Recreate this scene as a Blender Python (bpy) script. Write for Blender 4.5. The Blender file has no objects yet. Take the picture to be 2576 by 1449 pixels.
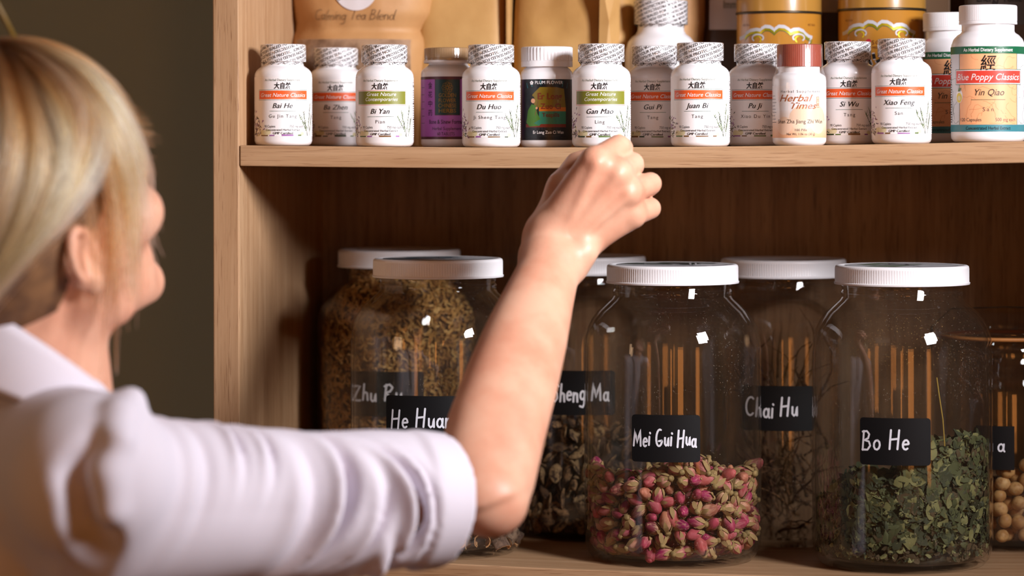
import bpy, bmesh, math, random
import numpy as np
from mathutils import Vector, Matrix, noise as mnoise
random.seed(7); rng = np.random.default_rng(7)
S = bpy.context.scene
COL = S.collection
# ------------------------------------------------------------------ camera
IW, IH = 2576.0, 1449.0
FPX = 7400.0; YH = 370.0; YAW = math.radians(10.0); DIST = 2.478; CAMZ = 1.60; ROLL = 0.0019
_s, _c = math.sin(YAW), math.cos(YAW)
CAM = Vector((DIST*math.tan(YAW), -DIST, CAMZ))
FWD = Vector((-_s, _c, 0)); RGT0 = Vector((_c, _s, 0)); UP0 = Vector((0, 0, 1))
RGT = RGT0*math.cos(ROLL) - UP0*math.sin(ROLL); UPV = UP0*math.cos(ROLL) + RGT0*math.sin(ROLL)
cd = bpy.data.cameras.new('camera'); camo = bpy.data.objects.new('camera', cd); COL.objects.link(camo)
m = Matrix.Identity(4)
for i, v in enumerate((RGT, UPV, -FWD)):
    for j in range(3): m[j][i] = v[j]
m.translation = CAM
camo.matrix_world = m
cd.sensor_width = 36.0; cd.lens = 36.0*FPX/IW; cd.shift_y = -(IH/2 - YH)/IW; cd.clip_start = 0.05; cd.clip_end = 50
cd.dof.use_dof = True; cd.dof.focus_distance = 2.52; cd.dof.aperture_fstop = (cd.lens/1000.0)/0.030; cd.dof.aperture_blades = 9
S.camera = camo
def Wz(px, py, z): return CAM + FWD*z + RGT*((px-IW/2)*z/FPX) + UPV*((YH-py)*z/FPX)
def at(px, py, Y):
    d = FWD + RGT*((px-IW/2)/FPX) + UPV*((YH-py)/FPX)
    return CAM + d*((Y - CAM.y)/d.y)
def depth(p): return (Vector(p)-CAM).dot(FWD)
# ------------------------------------------------------------------ world, lights, exposure
def lin(r, g=None, b=None, a=1.0):
    if g is None: r, g, b = r
    f = lambda c: (c/255/12.92) if c/255 <= 0.04045 else ((c/255+0.055)/1.055)**2.4
    return (f(r), f(g), f(b), a)
w = bpy.data.worlds.new('room_air'); S.world = w; w.use_nodes = True
w.node_tree.nodes['Background'].inputs[0].default_value = (1.0, 0.60, 0.36, 1); w.node_tree.nodes['Background'].inputs[1].default_value = 0.006
def area(name, loc, target, sx, sy, power, col, spread=180):
    l = bpy.data.lights.new(name, 'AREA'); l.shape = 'RECTANGLE'; l.size = sx; l.size_y = sy; l.energy = power; l.color = col
    l.spread = math.radians(spread)
    o = bpy.data.objects.new(name, l); COL.objects.link(o); o.location = loc
    o.rotation_euler = (Vector(target)-Vector(loc)).to_track_quat('-Z', 'Y').to_euler(); return o
area('softbox_lamp', (1.08, -0.76, 2.00), (-0.40, 0.02, 1.62), 0.30, 0.36, 8.3, (0.985, 0.97, 1.02), 82)
area('ceiling_panel_lamp', (-0.7, -2.2, 2.55), (-0.3, 0.0, 1.3), 0.9, 0.6, 0.35, (1.0, 0.86, 0.72))  # weak overhead fill, added to lift the shadows; no known fitting
area('wall_lamp', (-1.9, -1.9, 1.7), (-0.45, -0.2, 1.4), 0.5, 0.5, 4.0, (1.0, 0.62, 0.36))  # added warm fill from the left for the wall and shirt back
S.view_settings.view_transform = 'Standard'; S.view_settings.look = 'None'; S.view_settings.exposure = 0.0; S.view_settings.gamma = 1.0
try: S.view_settings.use_curve_mapping = False
except Exception: pass
S.cycles.transparent_max_bounces = 48; S.cycles.max_bounces = 10; S.cycles.diffuse_bounces = 4; S.cycles.glossy_bounces = 4
S.cycles.caustics_reflective = False; S.cycles.caustics_refractive = False; S.cycles.sample_clamp_indirect = 6.0
# ------------------------------------------------------------------ materials
def mat(name): 
    m = bpy.data.materials.new(name); m.use_nodes = True; return m, m.node_tree.nodes, m.node_tree.links
def pm(name, col, rough=0.5, metal=0.0, spec=0.5, sss=0.0, coat=0.0, bump=None, var=None):
    """plain principled; bump=(scale,strength,dist), var=(scale, other colour, contrast lo, hi)"""
    m, N, L = mat(name); b = N['Principled BSDF']
    c = lin(col); b.inputs['Base Color'].default_value = c; b.inputs['Roughness'].default_value = rough
    b.inputs['Metallic'].default_value = metal; b.inputs['Specular IOR Level'].default_value = spec
    if coat: b.inputs['Coat Weight'].default_value = coat; b.inputs['Coat Roughness'].default_value = 0.12
    if sss:
        b.inputs['Subsurface Weight'].default_value = sss; b.inputs['Subsurface Radius'].default_value = (1, .35, .2); b.inputs['Subsurface Scale'].default_value = 0.006
    if bump or var:
        tc = N.new('ShaderNodeTexCoord')
    if bump:
        n = N.new('ShaderNodeTexNoise'); n.inputs['Scale'].default_value = bump[0]; n.inputs['Detail'].default_value = 4
        L.new(tc.outputs['Object'], n.inputs['Vector'])
        bp = N.new('ShaderNodeBump'); bp.inputs['Strength'].default_value = bump[1]; bp.inputs['Distance'].default_value = bump[2]
        L.new(n.outputs['Fac'], bp.inputs['Height']); L.new(bp.outputs['Normal'], b.inputs['Normal'])
    if var:
        n = N.new('ShaderNodeTexNoise'); n.inputs['Scale'].default_value = var[0]; n.inputs['Detail'].default_value = 5
        L.new(tc.outputs['Object'], n.inputs['Vector'])
        r = N.new('ShaderNodeValToRGB'); r.color_ramp.elements[0].position = var[2]; r.color_ramp.elements[1].position = var[3]
        r.color_ramp.elements[0].color = c; r.color_ramp.elements[1].color = lin(var[1])
        L.new(n.outputs['Fac'], r.inputs['Fac']); L.new(r.outputs['Color'], b.inputs['Base Color'])
    return m
def wood(name, axis, base, dark, pore, seed=0.0, dens=1.0):
    m, N, L = mat(name); b = N['Principled BSDF']; b.inputs['Roughness'].default_value = 0.48; b.inputs['Specular IOR Level'].default_value = 0.35
    tc = N.new('ShaderNodeTexCoord')
    def tex(sc, det, along, dist=0.0):
        mp = N.new('ShaderNodeMapping'); s = [sc]*3; s[axis] = sc*along
        mp.inputs['Scale'].default_value = s; mp.inputs['Location'].default_value = (seed, seed*1.7, seed*0.6)
        L.new(tc.outputs['Object'], mp.inputs['Vector'])
        n = N.new('ShaderNodeTexNoise'); n.inputs['Scale'].default_value = 1.0; n.inputs['Detail'].default_value = det; n.inputs['Distortion'].default_value = dist
        L.new(mp.outputs['Vector'], n.inputs['Vector']); return n.outputs['Fac']
    def ramp(src, p0, p1, c0, c1):
        r = N.new('ShaderNodeValToRGB'); r.color_ramp.elements[0].position = p0; r.color_ramp.elements[1].position = p1
        r.color_ramp.elements[0].color = c0; r.color_ramp.elements[1].color = c1; L.new(src, r.inputs['Fac']); return r.outputs['Color']
    def mix(a, bb, f):
        x = N.new('ShaderNodeMix'); x.data_type = 'RGBA'
        for sck, v in ((x.inputs[0], f), (x.inputs[6], a), (x.inputs[7], bb)):
            if hasattr(v, 'links') or hasattr(v, 'is_output'): L.new(v, sck)
            else: sck.default_value = v
        return x.outputs[2]
    big = tex(110, 6, 0.04, 0.6); fine = tex(900, 4, 0.02); flecks = tex(1250, 3, 0.024, 0.5)
    col = ramp(big, 0.35, 0.68, lin(base), lin(dark))
    f2 = ramp(fine, 0.45, 0.75, (0, 0, 0, 1), (0.45, 0.45, 0.45, 1))
    col = mix(col, lin(dark), f2)
    p = ramp(flecks, 0.585, 0.68, (0, 0, 0, 1), (dens, dens, dens, 1))
    col = mix(col, lin(pore), p)
    L.new(col, b.inputs['Base Color'])
    bp = N.new('ShaderNodeBump'); bp.inputs['Strength'].default_value = 0.25; bp.inputs['Distance'].default_value = 0.0004; bp.invert = True
    L.new(p, bp.inputs['Height']); L.new(bp.outputs['Normal'], b.inputs['Normal'])
    return m
def glass(name, tint=(1, 1, 1), dust=0.035, dustcol=(220, 205, 185), f0=0.04, rough=0.0, speck=True):
    m, N, L = mat(name); N.remove(N['Principled BSDF']); out = N['Material Output']
    tr = N.new('ShaderNodeBsdfTransparent'); tr.inputs['Color'].default_value = (*tint, 1)
    gl = N.new('ShaderNodeBsdfGlossy'); gl.inputs['Roughness'].default_value = rough; gl.inputs['Color'].default_value = (1, 1, 1, 1)
    df = N.new('ShaderNodeBsdfDiffuse'); df.inputs['Color'].default_value = lin(dustcol)
    lw = N.new('ShaderNodeLayerWeight'); lw.inputs['Blend'].default_value = 0.5
    pw = N.new('ShaderNodeMath'); pw.operation = 'POWER'; pw.inputs[1].default_value = 5.0; L.new(lw.outputs['Facing'], pw.inputs[0])
    ma = N.new('ShaderNodeMath'); ma.operation = 'MULTIPLY_ADD'; ma.inputs[1].default_value = 0.75*(1-f0); ma.inputs[2].default_value = f0; L.new(pw.outputs[0], ma.inputs[0])
    m1 = N.new('ShaderNodeMixShader')
    if dust and speck:
        tc = N.new('ShaderNodeTexCoord'); n = N.new('ShaderNodeTexNoise'); n.inputs['Scale'].default_value = 700; n.inputs['Detail'].default_value = 1
        L.new(tc.outputs['Object'], n.inputs['Vector'])
        n2 = N.new('ShaderNodeTexNoise'); n2.inputs['Scale'].default_value = 14; L.new(tc.outputs['Object'], n2.inputs['Vector'])
        r = N.new('ShaderNodeMapRange'); r.inputs[1].default_value = 0.70; r.inputs[2].default_value = 0.78; r.inputs[3].default_value = 0; r.inputs[4].default_value = 0.35
        L.new(n.outputs['Fac'], r.inputs[0])
        r2 = N.new('ShaderNodeMapRange'); r2.inputs[1].default_value = 0.4; r2.inputs[2].default_value = 0.7; L.new(n2.outputs['Fac'], r2.inputs[0])
        mu = N.new('ShaderNodeMath'); mu.operation = 'MULTIPLY_ADD'; mu.inputs[2].default_value = dust
        L.new(r.outputs[0], mu.inputs[0]); L.new(r2.outputs[0], mu.inputs[1]); L.new(mu.outputs[0], m1.inputs[0])
    else: m1.inputs[0].default_value = dust
    L.new(tr.outputs[0], m1.inputs[1]); L.new(df.outputs[0], m1.inputs[2])
    m2 = N.new('ShaderNodeMixShader'); L.new(ma.outputs[0], m2.inputs[0]); L.new(m1.outputs[0], m2.inputs[1]); L.new(gl.outputs[0], m2.inputs[2])
    L.new(m2.outputs[0], out.inputs['Surface']); return m
def emis(name, col, strength):
    m, N, L = mat(name); b = N['Principled BSDF']; b.inputs['Base Color'].default_value = lin(col)
    b.inputs['Emission Color'].default_value = lin(col); b.inputs['Emission Strength'].default_value = strength; return m
OAK = (186, 150, 114); OAKD = (164, 126, 90); PORE = (120, 78, 48)
M = dict(
 oakx=wood('oak_grain_along', 0, OAK, OAKD, PORE, 0.3, 0.5), oakz=wood('oak_grain_upright', 2, OAK, OAKD, PORE, 1.9, 0.7),
 oakb=wood('oak_back_board', 2, (150, 120, 90), (122, 92, 66), (80, 56, 38), 4.2, 0.9),  # same oak as the shelves, interior shade put into a darker colour
 wall=pm('wall_paint', (160, 176, 172), 0.85, bump=(420, 0.25, 0.001)), floor=pm('floor_boards', (120, 84, 56), 0.5), ceil=pm('ceiling_paint', (190, 180, 168), 0.9),
 plastic=pm('white_plastic', (238, 236, 238), 0.26, coat=0.25), capw=pm('white_cap_plastic', (240, 238, 240), 0.32),
 lidw=pm('white_lid_plastic', (240, 238, 240), 0.38), label=pm('label_paper', (240, 236, 236), 0.42),
 black=pm('black_ink', (22, 20, 22), 0.5), grey=pm('grey_green_ink', (104, 116, 98), 0.5), dgrey=pm('dark_grey_ink', (60, 58, 60), 0.5),
 orange=pm('orange_ink', (232, 92, 34), 0.45), olive=pm('olive_ink', (124, 126, 30), 0.45), dgreen=pm('dark_green_ink', (30, 82, 58), 0.45),
 redline=pm('red_line_ink', (216, 90, 70), 0.45), white=pm('white_ink', (246, 244, 244), 0.45),
 purple=pm('purple_flower_ink', (150, 92, 160), 0.5), purple2=pm('deep_purple_ink', (110, 60, 110), 0.5), leaf=pm('leaf_green_ink', (92, 116, 62), 0.5),
 leafd=pm('leaf_dark_ink', (52, 70, 44), 0.5), straw=pm('straw_ink', (226, 218, 176), 0.5), brownink=pm('brown_ink', (120, 84, 44), 0.5),
 lilac=pm('lilac_label_paper', (172, 96, 190), 0.4), plum=pm('plum_band_ink', (84, 36, 50), 0.4), teal=pm('dark_teal_ink', (20, 56, 58), 0.35), gold=pm('dull_gold_ink', (140, 112, 50), 0.4, metal=0.3),
 capgold=pm('smoky_tan_cap', (150, 120, 88), 0.16, coat=0.6, spec=0.6), night=pm('night_label_paper', (16, 20, 26), 0.32), teal2=pm('teal_banner_ink', (30, 96, 104), 0.4),
 ochre=pm('ochre_ink', (124, 102, 18), 0.4), redtxt=pm('dark_red_ink', (120, 40, 24), 0.4), seagreen=pm('sea_green_ink', (44, 120, 92), 0.4), robe=pm('green_robe_ink', (70, 120, 30), 0.4), skinink=pm('skin_ink', (220, 160, 120), 0.4),
 orang2=pm('amber_ink', (200, 110, 20), 0.4), capred=pm('brick_red_cap', (150, 66, 48), 0.36), peach=pm('peach_label_paper', (236, 190, 150), 0.4), peach2=pm('pale_peach_ink', (240, 206, 178), 0.4),
 rust=pm('rust_ink', (170, 88, 36), 0.45), poppyg=pm('forest_green_ink', (10, 96, 60), 0.4), poppyr=pm('coral_red_ink', (222, 66, 52), 0.4), poppyo=pm('orange_label_paper', (246, 180, 130), 0.4),
 poppyl=pm('thin_orange_line_ink', (224, 130, 84), 0.4), poppyb=pm('teal_blue_ink', (56, 128, 140), 0.4), pale=pm('pale_grey_label_paper', (214, 216, 220), 0.4), lemon=pm('lemon_ink', (226, 206, 40), 0.4),
 tin=pm('yellow_tin_enamel', (186, 128, 46), 0.3, coat=0.5), tinlid=pm('yellow_tin_lid_enamel', (172, 126, 56), 0.3, coat=0.4), silver=pm('silver_ink', (190, 190, 196), 0.35), goldgreen=pm('gold_green_foil', (170, 160, 20), 0.25, metal=0.5),
 seam=pm('dark_metal_seam', (70, 60, 46), 0.35, metal=0.7), crimson=pm('crimson_ink', (190, 30, 60), 0.4), maroon=pm('maroon_ink', (96, 40, 26), 0.4),
 kraft=pm('kraft_paper', (192, 146, 96), 0.6, bump=(90, 0.2, 0.002), var=(25, (178, 130, 80), 0.35, 0.7)), kraft2=pm('pale_kraft_paper', (200, 158, 98), 0.6, bump=(80, 0.2, 0.002), var=(18, (180, 136, 78), 0.35, 0.7)),
 kraft3=pm('tan_kraft_paper', (190, 146, 84), 0.6, bump=(70, 0.25, 0.002), var=(14, (160, 116, 62), 0.35, 0.7)), sticker=pm('white_sticker_paper', (214, 208, 210), 0.5), pencil=pm('pen_ink', (112, 84, 58), 0.6),
 herbtea=pm('tea_leaf_mix', (168, 134, 104), 0.8, bump=(60, 0.5, 0.004), var=(50, (112, 80, 56), 0.4, 0.6)), brownbox=pm('brown_card', (100, 72, 44), 0.6), darkbox=pm('dark_grey_card', (74, 64, 58), 0.6), mudbox=pm('dark_brown_pouch_film', (74, 50, 32), 0.4),
 chalkb=pm('black_chalk_label', (9, 9, 11), 0.6, spec=0.25), chalk=pm('white_chalk_ink', (226, 228, 236), 0.7),
 lidsticker=pm('lid_sticker_paper', (206, 208, 212), 0.25), blueprint=pm('blue_grey_print', (60, 92, 106), 0.3), greenprint=pm('dark_green_print', (24, 58, 50), 0.3),
 glass=glass('jar_glass', (0.938, 0.934, 0.925), 0.004), film=glass('clear_film', (1, 1, 1), 0.02, f0=0.06, rough=0.12, speck=False), gasket=pm('tan_rubber_gasket', (176, 116, 60), 0.6),
)
# ------------------------------------------------------------------ mesh helpers
def link(o, parent=None):
    COL.objects.link(o)
    if parent is not None: o.parent = parent
    return o
def mk(name, V, F, mats, parent=None, fm=None, smooth=True, loc=None):
    me = bpy.data.meshes.new(name); me.from_pydata([tuple(map(float, v)) for v in V], [], [tuple(map(int, f)) for f in F])
    for mm in (mats if isinstance(mats, (list, tuple)) else [mats]): me.materials.append(mm)
    if fm is not None: me.polygons.foreach_set('material_index', np.asarray(fm, dtype=np.int32))
    if smooth: me.polygons.foreach_set('use_smooth', np.ones(len(me.polygons), dtype=bool))
    me.update()
    o = bpy.data.objects.new(name, me)
    if loc is not None: o.location = loc
    return link(o, parent)
def sharp(o, deg=35):
    try: o.data.set_sharp_from_angle(angle=math.radians(deg))
    except Exception: pass
    return o
def tag(o, label, cat=None, group=None, kind=None):
    o['label'] = label
    if cat: o['category'] = cat
    if group: o['group'] = group
    if kind: o['kind'] = kind
    return o
def thing(name, label, cat, loc, rotz=0.0, group=None):
    o = bpy.data.objects.new(name, None); o.empty_display_size = 0.02; COL.objects.link(o); o.location = loc; o.rotation_euler = (0, 0, rotz)
    return tag(o, label, cat, group)
def lathe(prof, seg=64, mod=None):
    """profile [(r,z)]; mod(i,ang)->radius factor offset.  r==0 ends are closed with a fan"""
    V = []; F = []; rows = []
    for i, (r, z) in enumerate(prof):
        if r <= 1e-9: rows.append([len(V)]); V.append((0, 0, z)); continue
        row = []
        for k in range(seg):
            a = 2*math.pi*k/seg; rr = r + (mod(i, a, k) if mod else 0.0)
            row.append(len(V)); V.append((rr*math.sin(a), -rr*math.cos(a), z))
        rows.append(row)
    for a, b in zip(rows[:-1], rows[1:]):
        if len(a) == 1 and len(b) == 1: continue
        for k in range(seg):
            k2 = (k+1) % seg
            if len(a) == 1: F.append((a[0], b[k2], b[k]))
            elif len(b) == 1: F.append((a[k], a[k2], b[0]))
            else: F.append((a[k], a[k2], b[k2], b[k]))
    return V, F
def box(x0, x1, y0, y1, z0, z1, bev=0.0, nx=1):
    bm = bmesh.new(); bmesh.ops.create_cube(bm, size=1.0)
    for v in bm.verts: v.co = Vector((x0+(v.co.x+.5)*(x1-x0), y0+(v.co.y+.5)*(y1-y0), z0+(v.co.z+.5)*(z1-z0)))
    if nx > 1:
        es = [e for e in bm.edges if abs(e.verts[0].co.x-e.verts[1].co.x) > 1e-6]
        bmesh.ops.subdivide_edges(bm, edges=es, cuts=nx-1, use_grid_fill=True)
    if bev:
        es = [e for e in bm.edges if len(e.link_faces) == 2 and e.calc_face_angle(0) > 0.5]
        bmesh.ops.bevel(bm, geom=es, offset=bev, segments=2, profile=0.5, affect='EDGES')
    bm.verts.index_update()
    V = [tuple(v.co) for v in bm.verts]; F = [[v.index for v in f.verts] for f in bm.faces]; bm.free(); return V, F
def cat(*parts):
    V = []; F = []; fm = []
    for p in parts:
        v, f = p[0], p[1]; mi = p[2] if len(p) > 2 else 0; o = len(V)
        V.extend(v); F.extend([[i+o for i in ff] for ff in f]); fm.extend([mi]*len(f) if isinstance(mi, int) else mi)
    return V, F, fm
# ------------------------------------------------------------------ text cache
TXT = {}
def text_mesh(s, space=1.0, bold=0.0):
    key = (s, space, bold)
    if key in TXT: return TXT[key]
    c = bpy.data.curves.new('t', 'FONT'); c.body = s; c.resolution_u = 3; c.space_character = space; c.offset = bold; c.fill_mode = 'FRONT'
    o = bpy.data.objects.new('t', c); COL.objects.link(o)
    dg = bpy.context.evaluated_depsgraph_get(); ev = o.evaluated_get(dg); me = ev.to_mesh()
    V = np.array([(v.co.x, v.co.y) for v in me.vertices]).reshape(-1, 2); F = [tuple(p.vertices) for p in me.polygons]
    ev.to_mesh_clear(); bpy.data.objects.remove(o); bpy.data.curves.remove(c)
    TXT[key] = (V, F); return TXT[key]
def fit_text(s, u, v, wid, hgt, shear=0.0, space=1.0, align='c', bold=0.0, ref='H'):
    """2-D points: width wid, cap height hgt, baseline at v"""
    V, F = text_mesh(s, space, bold)
    if len(V) == 0: return np.zeros((0, 2)), []
    H = text_mesh(ref)[0][:, 1].max() if ref else V[:, 1].max()-V[:, 1].min()
    P = V.copy(); x0, x1 = P[:, 0].min(), P[:, 0].max()
    if not ref: P[:, 1] -= P[:, 1].min()
    sx = wid/(x1-x0) if wid else hgt/H
    P[:, 0] = (P[:, 0]-(x0 if align == 'l' else x1 if align == 'r' else (x0+x1)/2))*sx; P[:, 1] *= hgt/H
    P[:, 0] += shear*(P[:, 1]-hgt*0.35)
    P[:, 0] += u; P[:, 1] += v
    return P, F
class Lab:
    """flat artwork (u across, v up) that ends up as one mesh wrapped round a cylinder of radius R or flat"""
    def __init__(s, R, unit): s.R = R; s.k = unit; s.V = []; s.F = []; s.fm = []; s.mats = []
    def mi(s, m):
        if m not in s.mats: s.mats.append(m)
        return s.mats.index(m)
    def pts(s, P, F, m, lay):
        o = len(s.V); k = s.mi(m)
        for p in P: s.V.append((p[0]*s.k, p[1]*s.k, lay))
        for f in F: s.F.append([i+o for i in f]); s.fm.append(k)
    def rect(s, u0, u1, v0, v1, m, lay=0.0, n=None):
        n = n or max(1, int(abs(u1-u0)*s.k/(s.R*0.05)) if s.R else 1); P = []; F = []
        for i in range(n+1):
            u = u0+(u1-u0)*i/n; P += [(u, v0), (u, v1)]
        for i in range(n): F.append((2*i, 2*i+2, 2*i+3, 2*i+1))
        s.pts(P, F, m, lay)
    def text(s, t, u, v, w, h, m, lay=2.0, **kw):
        P, F = fit_text(t, u, v, w, h, **kw); s.pts(P, F, m, lay)
    def poly(s, P, m, lay=1.0):
        P = [tuple(p) for p in P]; u0 = min(p[0] for p in P); u1 = max(p[0] for p in P)
        if not s.R or (u1-u0)*s.k < s.R*0.10: return s.pts(P, [list(range(len(P)))], m, lay)
        n = int((u1-u0)*s.k/(s.R*0.07))+1
        def clip(Q, x, sg):
            out = []
            for a, b in zip(Q, Q[1:]+Q[:1]):
                da, db = sg*(a[0]-x), sg*(b[0]-x)
                if da >= 0: out.append(a)
                if (da > 0) != (db > 0) and abs(da-db) > 1e-9: t = da/(da-db); out.append((a[0]+(b[0]-a[0])*t, a[1]+(b[1]-a[1])*t))
            return out
        for i in range(n):                  # cut into narrow strips so that it follows the curve
            Q = clip(clip(P, u0+(u1-u0)*i/n, 1), u0+(u1-u0)*(i+1)/n, -1)
            if len(Q) > 2: s.pts(Q, [list(range(len(Q)))], m, lay)
    def line(s, P, wd, m, lay=1.0, taper=False):
        P = [np.array(p, float) for p in P]; n = len(P); Q = []; F = []
        for i, p in enumerate(P):
            d = P[min(i+1, n-1)]-P[max(i-1, 0)]; d = d/(np.linalg.norm(d)+1e-9); nn = np.array((-d[1], d[0]))
            ww = wd*(1-0.85*i/(n-1)) if taper and n > 1 else wd
            Q += [p-nn*ww/2, p+nn*ww/2]
        for i in range(n-1): F.append((2*i, 2*i+2, 2*i+3, 2*i+1))
        s.pts(Q, F, m, lay)
    def disc(s, u, v, r, m, lay=1.0, n=16, ry=None):
        s.poly([(u+r*math.cos(2*math.pi*i/n), v+(ry or r)*math.sin(2*math.pi*i/n)) for i in range(n)], m, lay)
    def wrap(s, name, parent, off=0.00004, rfun=None):
        W = []
        for u, v, l in s.V:
            r = (rfun(v) if rfun else s.R) + 0.00008 + l*off*2; a = u/s.R
            W.append((r*math.sin(a), -r*math.cos(a), v))
        return mk(name, W, s.F, s.mats, parent, s.fm)
    def flat(s, name, parent, loc=None, off=0.00008):
        return mk(name, [(u, -0.00005-l*off, v) for u, v, l in s.V], s.F, s.mats, parent, s.fm, smooth=False, loc=loc)
# ------------------------------------------------------------------ handwriting strokes (y: 0 baseline, 1 cap height)
def arc(cx, cy, rx, ry, a0, a1, n=9): return [(cx+rx*math.cos(math.radians(a0+(a1-a0)*i/n)), cy+ry*math.sin(math.radians(a0+(a1-a0)*i/n))) for i in range(n+1)]
HW = {
 'M': (.85, [[(.02, 0), (.08, 1), (.36, .15), (.62, .98), (.74, 0)]]), 'e': (.46, [[(.05, .27), (.38, .30)] + arc(.22, .26, .18, .25, 10, 310)]),
 'i': (.22, [[(.1, .5), (.1, 0)], [(.13, .74), (.16, .70)]]), 'G': (.78, [arc(.40, .50, .30, .50, 70, 330, 12) + [(.66, .34), (.36, .30)]]),
 'g': (.50, [arc(.24, .26, .18, .24, 60, 400), [(.42, .5), (.42, -.25), (.30, -.42), (.08, -.36)]]), 'u': (.50, [[(.06, .48), (.08, .12), (.2, 0), (.34, .1), (.38, .5), (.42, .02)]]),
 'H': (.72, [[(.08, 1), (.06, 0)], [(.58, 1), (.54, 0)], [(.06, .5), (.56, .55)]]), 'a': (.50, [arc(.22, .25, .17, .24, 50, 400), [(.40, .48), (.40, .1), (.48, 0)]]),
 'B': (.68, [[(.08, 0), (.1, 1)], [(.02, .96), (.3, 1.0), (.46, .84), (.40, .62), (.14, .52), (.46, .46), (.56, .24), (.40, .02), (.06, .02)]]), 'o': (.48, [arc(.22, .25, .19, .25, 80, 440)]),
 'n': (.50, [[(.06, .5), (.07, 0)], [(.07, .34), (.2, .5), (.34, .46), (.40, 0)]]), 'Z': (.7, [[(.06, .92), (.58, .96), (.06, .02), (.64, .04)]]), 'h': (.52, [[(.1, 1), (.07, 0)], [(.07, .34), (.22, .5), (.36, .42), (.42, 0)]]),
 'R': (.7, [[(.08, 0), (.12, 1)], [(.0, .9), (.34, 1.02), (.56, .82), (.40, .58), (.14, .5), (.6, .0)]]), 'S': (.62, [[(.54, .88), (.36, 1), (.14, .88), (.14, .66), (.44, .46), (.5, .2), (.3, 0), (.04, .12)]]),
 'C': (.72, [arc(.42, .50, .34, .50, 55, 310, 12)]), 'l': (.24, [[(.14, 1.0), (.08, .1), (.18, 0)]]), 'm': (.72, [[(.05, .48), (.06, 0)], [(.06, .34), (.18, .48), (.3, .4), (.32, 0)], [(.32, .34), (.44, .48), (.58, .4), (.62, .0)]]),
 'T': (.66, [[(.0, .96), (.66, 1.04)], [(.34, 1.0), (.28, 0)]]), 'd': (.52, [arc(.22, .25, .18, .25, 60, 400), [(.46, 1.0), (.42, .1), (.52, 0)]]), 'y': (.46, [[(.05, .5), (.2, .1)], [(.42, .5), (.14, -.4)]]), 'P': (.62, [[(.08, 0), (.12, 1)], [(.0, .92), (.34, 1.02), (.54, .80), (.38, .56), (.12, .5)]]), ' ': (.38, []),
}
def handwrite(lab, s, u, v, h, wd, m, lay=2.0, shear=0.08, jit=0.03, sp=1.12, sx=1.0):
    tot = sum(HW[c][0] for c in s)*h*sp*sx; x = u-tot/2; r = random.Random(hash(len(s))+ord(s[0]))
    for c in s:
        wdt, strokes = HW[c]; dy = r.uniform(-jit, jit)*h
        for st in strokes:
            P = [(x+p[0]*h*sx+shear*p[1]*h, v+p[1]*h+dy) for p in st]
            Q = []                                   # smooth the stroke a little
            for i in range(len(P)-1):
                for t in (0, .5): Q.append((P[i][0]*(1-t)+P[i+1][0]*t, P[i][1]*(1-t)+P[i+1][1]*t))
            Q.append(P[-1]); lab.line(Q, wd, m, lay)
            for q in (Q[0], Q[-1]): lab.disc(q[0], q[1], wd/2, m, lay+0.3, 8)
        x += wdt*h*sp*sx
# ------------------------------------------------------------------ shelf heights (boards sag a little under the load)
def _u(x): return (x-607.0)/2200.0
def _front(fn, Y=0.0):
    xs = np.linspace(500, 2900, 40); pts = [at(x, fn(x), Y) for x in xs]
    return np.array([p.x for p in pts]), np.array([p.z for p in pts])
_ux, _uz = _front(lambda x: 417.6-.0063*(x-607)+48.8*_u(x)*(1-_u(x)))
_lx, _lz = _front(lambda x: 1383.7+.031*(x-607)+96*_u(x)*(1-_u(x)))
TH = 0.018
def zup(X): return float(np.interp(X, _ux, _uz))+TH
def zlow(X): return float(np.interp(X, _lx, _lz))
XL = at(601.5, 500, 0).x; XLO = at(535.5, 500, 0).x; XR = XL+0.80; DEPTH = 0.305
# ------------------------------------------------------------------ the room
def struct(name, V, F, m, label):
    o = mk(name, V, F, m, smooth=False); return tag(o, label, kind='structure')
struct('wall_back', *box(-2.6, 2.6, DEPTH+0.012, DEPTH+0.10, 0, 2.7), M['wall'], 'dark taupe painted wall behind the bookcase')
struct('wall_left', *box(-2.7, -2.6, -3.6, DEPTH+0.1, 0, 2.7), M['wall'], 'dark taupe painted wall at the left end of the room')
struct('wall_right', *box(2.6, 2.7, -3.6, DEPTH+0.1, 0, 2.7), M['wall'], 'dark taupe painted wall at the right end of the room')
struct('wall_front', *box(-2.7, 2.7, -3.7, -3.6, 0, 2.7), M['wall'], 'dark taupe painted wall behind the camera')
struct('floor', *box(-2.7, 2.7, -3.7, DEPTH+0.1, -0.05, 0), M['floor'], 'brown wooden floor')
struct('ceiling', *box(-2.7, 2.7, -3.7, DEPTH+0.1, 2.7, 2.75), M['ceil'], 'pale ceiling above the room')
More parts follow.
